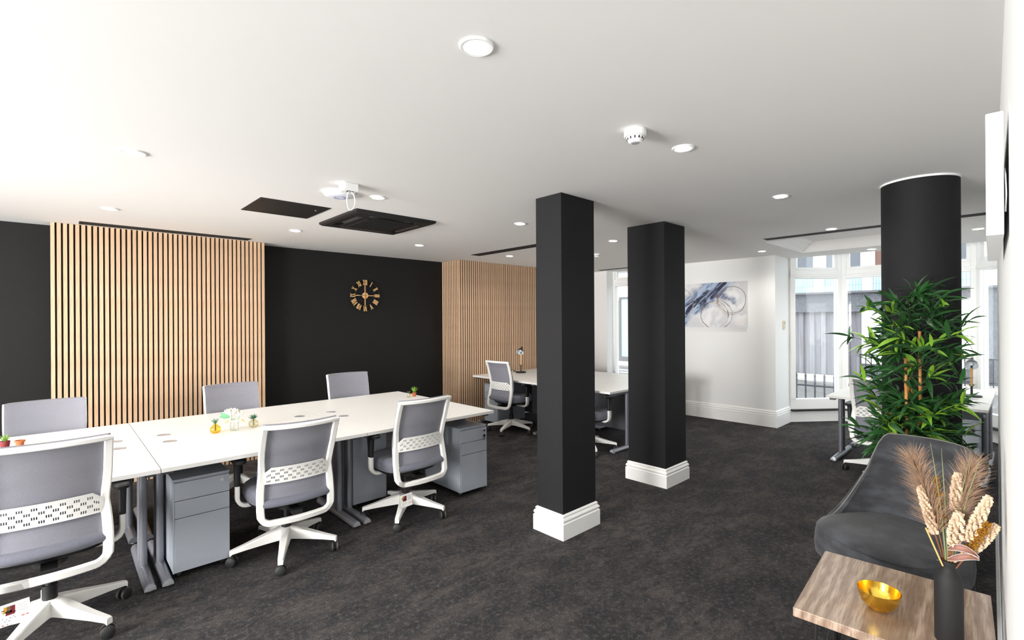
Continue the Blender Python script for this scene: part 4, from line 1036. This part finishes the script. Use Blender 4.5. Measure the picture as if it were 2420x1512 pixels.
for k, (az, ln, hh, l) in enumerate(((-.5, .085, .030, 'curled pinkish brown dry leaf pointing at the white wall'), (.15, .075, .046, 'upper curled pinkish brown dry leaf pointing right'))):
    t = thing('dry_leaf', l, 'dry leaf', fp(0, -.012, .0), 0, GRP); q0 = Vector((0, -math.cos(az), 0)); up_ = Vector((0, 0, 1))
    def lf(u, v, s_):
        c = q0 * ln * v + Vector((-.018, 0, 0)) * math.sin(math.pi * v) + up_ * (hh + .03 * math.sin(2.2 * v + az) - .02 * v * v)
        wv = .017 * math.sin(math.pi * min(.97, .1 + v * .88)) ** .8
        return c + up_ * (u - .5) * 1.3 * wv + Vector((-1, 0, 0)) * (.012 * (abs(u - .5) * 2) ** 2 + .0012 * s_)
    MB().slab(lf, 6, 12).build('blade', 'dry_leaf', t, smooth=True)
    for e in (0, 1): MB().tube([lf(e, i / 12, .5) for i in range(13)], .0008, 5).build('pale_edge', 'dry_leaf_edge', t)
    MB().tube([(0.012, 0, -.04), q0 * .0 + up_ * hh * .5, lf(.5, .1, 0)], .0016, 6).build('stalk', 'stem_brown', t)
for k, (a, h, a0, h0, l) in enumerate(((-.055, .10, -.012, -.012, 'cut straw stalk leaning left out of the vase'), (.045, .072, .006, -.02, 'cut straw stalk leaning right under the dry leaves'))):
    tag(MB().tube([fp(a0, -.022 * (1 - k), h0), fp(a, -.02, h)], .0024, 8, flat=.5).build('straw_stalk', 'straw'), l, 'straw', GRP)

# ------------------------------------------------------------------ velvet armchair
AX, AY, AR = 3.10, .465, 28     # the sitter faces -X, turned a little to the desks
t = thing('armchair', 'dark grey velvet tub chair with a sloping stitched back', 'armchair', (AX, AY, 0), R(90 - AR))
# local: +y is the direction the sitter faces
def seat_ring(k, z, dy=0.0, e=3.0):
    return [(x * k, (y - .0) * k + dy, z) for x, y, _ in [(p[0] * (1.0 if p[1] > 0 else 1 + .22 * p[1] / .3), p[1], 0) for p in superellipse(.298, .31, 0, 0, 0, e, 48)]]
MB().rings([seat_ring(.95, .30), seat_ring(1.0, .315), seat_ring(1.015, .37), seat_ring(1.0, .425), seat_ring(.985, .437)]).build('seat_base', 'velvet', t, smooth=True)
MB().rings([seat_ring(.985, .437), seat_ring(.99, .448), seat_ring(.95, .466), seat_ring(.85, .478), seat_ring(.6, .488), seat_ring(.25, .490)]).build('seat_cushion', 'velvet', t, smooth=True)
def shell(u, v, s_):
    a = R(-108 + 216 * u)                       # 0 = straight behind the sitter
    w_ = abs(a) / R(108)
    kk = max(0.0, min(1.0, (w_ - .43) / .57)); kk = kk - .06 * math.sin(math.pi * min(1, kk * 4)) * (kk < .25)
    top = .470 + (.915 - .470) * (1 - kk) ** 2.0
    zb = .36; z = zb + (top - zb) * v
    k = (z - zb) / .56
    rx = .305 - .030 * k; ry = .275 + .10 * k
    th = .052 - .022 * k
    q = (1 - s_ * th / .28)
    x = math.sin(a) * rx * q; y = -math.cos(a) * ry * q + .02
    e = 1.12; x = math.copysign(abs(x / rx) ** (1 / e), x) * rx if rx else x
    if v > .97: z -= .012 * abs(s_ - .5) * 2 * 0
    return Vector((x, y, z))
MB().slab(shell, 56, 20).build('back_shell', 'velvet', t, smooth=True, bevel=.012)
pts = [shell(i / 56, 1, .5) + Vector((0, 0, .0015)) for i in range(57)]
MB().tube(pts, .0022, 6).build('piping', 'velvet_stitch', t, smooth=True)
for sx, sy in ((-1, 1), (1, 1), (-1, -1), (1, -1)):
    MB().rings([[(sx * (.20 + o * 1.2) + r * math.cos(2 * math.pi * i / 14), sy * (.20 + o) + r * math.sin(2 * math.pi * i / 14), z) for i in range(14)] for o, r, z in ((.035, .011, 0), (.0, .019, .31))]).build('leg', 'metal_black', t, smooth=True)

# ------------------------------------------------------------------ bamboo plant
random.seed(11)
BX, BY = 3.735, .455
t = thing('bamboo_plant', 'tall leafy artificial bamboo plant with pale canes in front of the round column', 'plant', (BX, BY, 0))
pot = MB().lathe([(0, 0), (.095, 0), (.125, .21), (.13, .215), (.13, .23), (.115, .23), (.11, .19), (0, .19)], n=36).build('pot', 'vase_black', t, smooth=True)
MB().cyl((0, 0), .109, .185, .2, 24).build('soil', 'soil', pot)
canes = [(-.05, .03, 1.26, .011), (.02, .045, 1.22, .012), (.03, -.035, .80, .013), (-.03, -.03, 1.30, .010), (.06, .0, 1.24, .010), (-.01, .0, .82, .013), (.0, .075, .80, .012)]
cane_pts = []
for k, (x, y, h, r) in enumerate(canes):
    lx, ly = random.uniform(-.05, .05), random.uniform(-.06, .06); pts = []; rad = []
    for i in range(int(h / .16) + 1):
        z = .2 + i * .16; f = i * .16 / h
        for dz, q in ((-.006, 1.0), (-.003, 1.14), (.003, 1.14), (.006, 1.0)):
            pts.append((x + lx * f, y + ly * f, z + dz)); rad.append(r * q * (1 - .25 * f))
    MB().tube(pts, rad, 10).build('cane', 'bamboo_cane', t, smooth=True); cane_pts.append([Vector(p) for p in pts])
def leaf_mesh(name, ma, ln, wd, bend, twist):
    def f(u, v):
        s_ = math.sin(math.pi * min(.985, .05 + .94 * v)) ** .75 * (1 - .35 * v)
        x = (u - .5) * 2 * wd * s_; y = ln * v * (1 - .12 * bend * v); z = -bend * ln * .45 * v * v + abs(u - .5) * 2 * wd * s_ * .45
        c, s2 = math.cos(twist * v), math.sin(twist * v)
        return (x * c - z * 0, y, z + x * s2)
    return MB().grid(f, 2, 7).mesh(name, ma, True)
LV = [leaf_mesh('leaf', m_, l, w_, b_, tw) for m_, l, w_, b_, tw in (('leaf_dark', .140, .0145, .5, .4), ('leaf_dark', .165, .0155, .9, -.5), ('leaf_dark', .12, .0135, .2, .3), ('leaf_dark', .15, .0135, 1.2, .8), ('leaf_light', .145, .0150, .5, .5), ('leaf_light', .125, .0145, .9, -.4))]
sprigs = []; leaves = []
def outer(phi, z):
    # how far the foliage reaches sideways at this height
    return .40 if .75 < z < 1.40 else (.24 + .16 * max(0, min(1, (z - .45) / .3)) if z <= .75 else max(.16, .40 - (z - 1.40) * .45))
for i in range(175):
    cp = random.choice(cane_pts[:5]); p = cp[random.randrange(4, len(cp))].copy()
    if p.z < .55: p.z = random.uniform(.5, 1.0)
    if i % 4 == 0: p.z = random.uniform(1.2, 1.66)
    phi = random.uniform(0, 2 * math.pi)
    if i % 2: phi = random.choice((R(90), R(-90), R(180), R(180))) + random.uniform(-.7, .7)
    ln = random.uniform(.10, 1.0) * outer(phi, p.z) * .72 + .03
    d = Vector((math.cos(phi), math.sin(phi), random.uniform(.15, .9))).normalized()
    e = p + d * ln
    # keep clear of the column behind
    if (Vector((e.x + BX - 4.228, e.y + BY - .488)).length) < .24: e.x -= .10
    if e.y + BY < wy(BX + e.x) + .05: e.y = wy(BX + e.x) + .06 - BY
    mid = p.lerp(e, .5) + Vector((0, 0, .02)); sprigs.append((p, mid, e, d))
    for k in range(random.randint(7, 10)):
        f = random.uniform(.35, 1.0); q = (p.lerp(mid, f * 2) if f < .5 else mid.lerp(e, f * 2 - 1))
        ad = Vector((d.x, d.y, 0)).normalized(); az = math.atan2(ad.y, ad.x) + random.uniform(-1.25, 1.25); el = random.uniform(-.35, .95)
        if k < 2: el = random.uniform(.6, 1.3)
        leaves.append((q, az, el, random.uniform(-.9, .9), random.uniform(.72, 1.12), e.length))
bt = MB()
for p, mid, e, d in sprigs: bt.tube([p, mid, e], [.0022, .0018, .001], 5)
o = bt.build('twigs', 'twig', t); o['kind'] = 'stuff'
def leaf_matrix(q, az, el, roll, s_):
    return Matrix.Translation(q) @ Matrix.Rotation(az - R(90), 4, 'Z') @ Matrix.Rotation(el, 4, 'X') @ Matrix.Rotation(roll, 4, 'Y') @ Matrix.Scale(s_, 4)
def ok(q, az, el, s_):
    tip = q + Vector((math.cos(az) * math.cos(el), math.sin(az) * math.cos(el), math.sin(el))) * .185 * s_
    if Vector((tip.x + BX - 4.228, tip.y + BY - .488)).length < .225: return False
    if Vector((q.x + BX - 4.228, q.y + BY - .488)).length < .215: return False
    return tip.y + BY > wy(BX + tip.x) + .02 and q.y + BY > wy(BX + q.x) + .02
leaves = [l for l in leaves if not (l[0].x < -.20 and l[0].z < .98) and ok(l[0], l[1], l[2], l[4])]
# the 290 leaves nearest the room side are single leaves, the rest are one mass
leaves.sort(key=lambda l: l[0].x - abs(l[0].y) * .6)
rest = MB()
for i, (q, az, el, roll, s_, r_) in enumerate(leaves):
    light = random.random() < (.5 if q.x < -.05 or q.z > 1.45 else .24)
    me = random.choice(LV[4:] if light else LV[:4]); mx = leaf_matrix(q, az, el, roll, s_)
    if i < 290:
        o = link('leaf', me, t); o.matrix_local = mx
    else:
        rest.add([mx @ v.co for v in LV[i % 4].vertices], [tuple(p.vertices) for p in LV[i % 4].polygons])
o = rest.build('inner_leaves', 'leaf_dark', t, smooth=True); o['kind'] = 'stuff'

# ------------------------------------------------------------------ low bench by the far window
t = thing('low_bench', 'low timber bench below the window beyond the columns', 'bench', (7.12, 4.63, 0))
MB().box(-.24, .24, -.36, .36, .17, .20).build('seat', 'bench_wood', t, bevel=.003)
for sx in (-1, 1): MB().box(sx * .2 - .02, sx * .2 + .02, -.34, .34, 0, .17).build('side', 'bench_wood', t)

# ------------------------------------------------------------------ the street outside
G = -.6; F = 20.75
tag(MB().box(9.05, F + 3, -14, 26, G - .1, G).build('street', 'asphalt'), 'grey street outside the windows', 'street')
tag(MB().box(F - 1.7, F - .001, -14, 26, G, G + .07).build('pavement', 'pavement'), 'pale pavement along the far side of the street', 'pavement')
tag(MB().box(13.4, 13.52, -14, 26, G, G + .004).build('road_line', 'yellow_line'), 'faded yellow line painted on the street', 'road marking')
b_ = thing('office_building', 'concrete building across the street with pale cyan tiled bands and white piers', 'building', (F, 0, G))
def bb(name, ma, x0, x1, y0, y1, z0, z1, par=None): return MB().box(x0, x1, y0, y1, z0 - G, z1 - G).build(name, ma, par or b_)
bb('wall', 'concrete', .12, 1.2, -6, 4.0, G, 2.5); bb('wall', 'concrete', .12, 1.2, 4.0, 8.2, 1.8, 2.5); bb('ledge', 'ledge_grey', -.05, 1.2, -6, 8.2, 2.47, 2.54)
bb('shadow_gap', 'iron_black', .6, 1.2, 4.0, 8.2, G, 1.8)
piers = [-4.3, -2.63, -.93, .73, 2.23, 3.82, 5.30, 6.86]
for k, y in enumerate(piers):
    bb('pier', 'render_white', .0, 1.2, y - .15, y + .15, 2.54, 7.5)
    if k < len(piers) - 1:
        y0, y1 = y + .15, piers[k + 1] - .15
        bb('tile_band', 'cyan_tile', .06, 1.2, y0, y1, 2.54, 3.32)
        bb('window_sill', 'frame_white', .02, 1.2, y0, y1, 3.32, 3.38)
        fr = bb('window', 'frame_white', .10, .16, y0, y0 + .06, 3.38, 4.9)
        MB().box(.10, .16, y1 - .06, y1, 3.38 - G, 4.9 - G).build('window_frame', 'frame_white', fr); MB().box(.10, .16, (y0 + y1) / 2 - .03, (y0 + y1) / 2 + .03, 3.38 - G, 4.9 - G).build('window_frame', 'frame_white', fr)
        MB().box(.14, .15, y0 + .06, (y0 + y1) / 2 - .03, 3.38 - G, 4.9 - G).build('pane', 'dark_pane', fr)
        MB().box(.14, .15, (y0 + y1) / 2 + .03, y1 - .06, 3.38 - G, 4.9 - G).build('pane', 'curtain_brown' if k == 4 else 'dark_pane', fr)
        bb('tile_band', 'cyan_tile', .06, 1.2, y0, y1, 4.9, 7.5)
# corrugated shutter: folded sheet
cb = MB(); n = 11; ys = []
for i in range(n):
    y0 = 4.05 + i * 4.1 / n; w_ = 4.1 / n
    for fy, fx in ((0, .30), (.40, .30), (.5, .40), (.90, .40)): ys.append((y0 + fy * w_, fx))
ys.append((8.15, .30)); vs = [(x, y, z) for z in (0.02, 2.4) for y, x in ys]; m_ = len(ys)
cb.add(vs, [(i, i + 1, m_ + i + 1, m_ + i) for i in range(m_ - 1)]); cb.build('corrugated_shutter', 'cladding', b_)
bb('garage_frame', 'frame_white', .06, .13, 1.05, 4.0, 1.76, 1.83); bb('garage_door', 'render_white', .09, .13, 1.09, 3.95, -.05, 1.76)
bb('garage_frame', 'frame_white', .06, .13, 3.95, 4.0, -.05, 1.76); bb('garage_frame', 'frame_white', .06, .13, 1.04, 1.09, -.05, 1.76)
# railings
def railing(label, x, y0, y1, z0, z1, step, ma, bar, finial):
    t = thing('railing', label, 'railing', (x, y0, z0)); n = int((y1 - y0) / step); me = MB().box(-bar, bar, -bar, bar, 0, z1 - z0)
    if finial: me.rings([[(r * math.cos(a), r * math.sin(a), z1 - z0 + q) for a in [k * math.pi / 3 for k in range(6)]] for q, r in ((-.15, bar * 1.2), (-.10, bar * 1.9), (-.06, bar * 1.1), (.0, bar * 1.8), (.05, bar * .2))])
    me = me.mesh('picket', ma)
    for i in range(n + 1): link('picket', me, t, loc=(0, i * step, 0))
    MB().box(-bar * .7, bar * .7, 0, y1 - y0, z1 - z0 - (.20 if finial else 0), z1 - z0 - (.17 if finial else -.04)).build('rail', ma, t)
    MB().box(-bar * .7, bar * .7, 0, y1 - y0, .12, .15).build('rail', ma, t)
railing('dark iron railing with spear tops just outside the bay window', 10.2, 1.0, 6.6, G, .50, .1525, 'iron', .011, True)
railing('black railing on the far pavement before the white garage door', F - .6, -1.2, 3.95, G + .07, .29, .155, 'iron_black', .012, False)
# shop front seen past the far window
b_ = thing('shop_front', 'stone shop front across the street with pale green glass', 'building', (F, 0, G))
bb('pilaster', 'stone', 0, 1, 14.17, 14.75, G, 2.7); bb('capital', 'stone', -.06, 1, 14.12, 14.8, 2.5, 2.7); bb('fascia', 'render_white', 0, 1, 9.2, 16, 2.7, 3.35); bb('upper_wall', 'render_white', 0, 1, 9.2, 16, 3.35, 7.5)
bb('window_frame', 'shop_grey', .0, .1, 14.04, 14.17, G, 2.7); bb('shop_pane', 'shop_glass', .05, .08, 12.0, 14.04, -.3, 2.6); bb('window_frame', 'shop_grey', 0, .1, 9.2, 14.04, 2.6, 2.7); bb('stall_riser', 'shop_grey', 0, .1, 9.2, 14.04, G, -.3)
bb('shop_pane', 'shop_glass', .05, .08, 9.2, 12.0, -.3, 2.6)
t = thing('metal_chair', 'aluminium cafe chair standing on the street outside the far window', 'chair', (10.6, 7.0, G))
MB().tube([(0, -.24, 0), (0, -.24, .92), (0, -.18, 1.0), (0, .18, 1.0), (0, .24, .92), (0, .24, 0)], .014, 8).build('back_frame', 'alu', t, smooth=True)
for k in range(5): MB().box(-.006, .006, -.22, .22, .62 + k * .06, .645 + k * .06).build('back_slat', 'alu', t)
MB().box(-.45, 0, -.24, .24, .44, .46).build('seat', 'alu', t)
for sy in (-1, 1): MB().tube([(-.42, sy * .23, 0), (-.42, sy * .23, .45)], .012, 8).build('leg', 'alu', t)
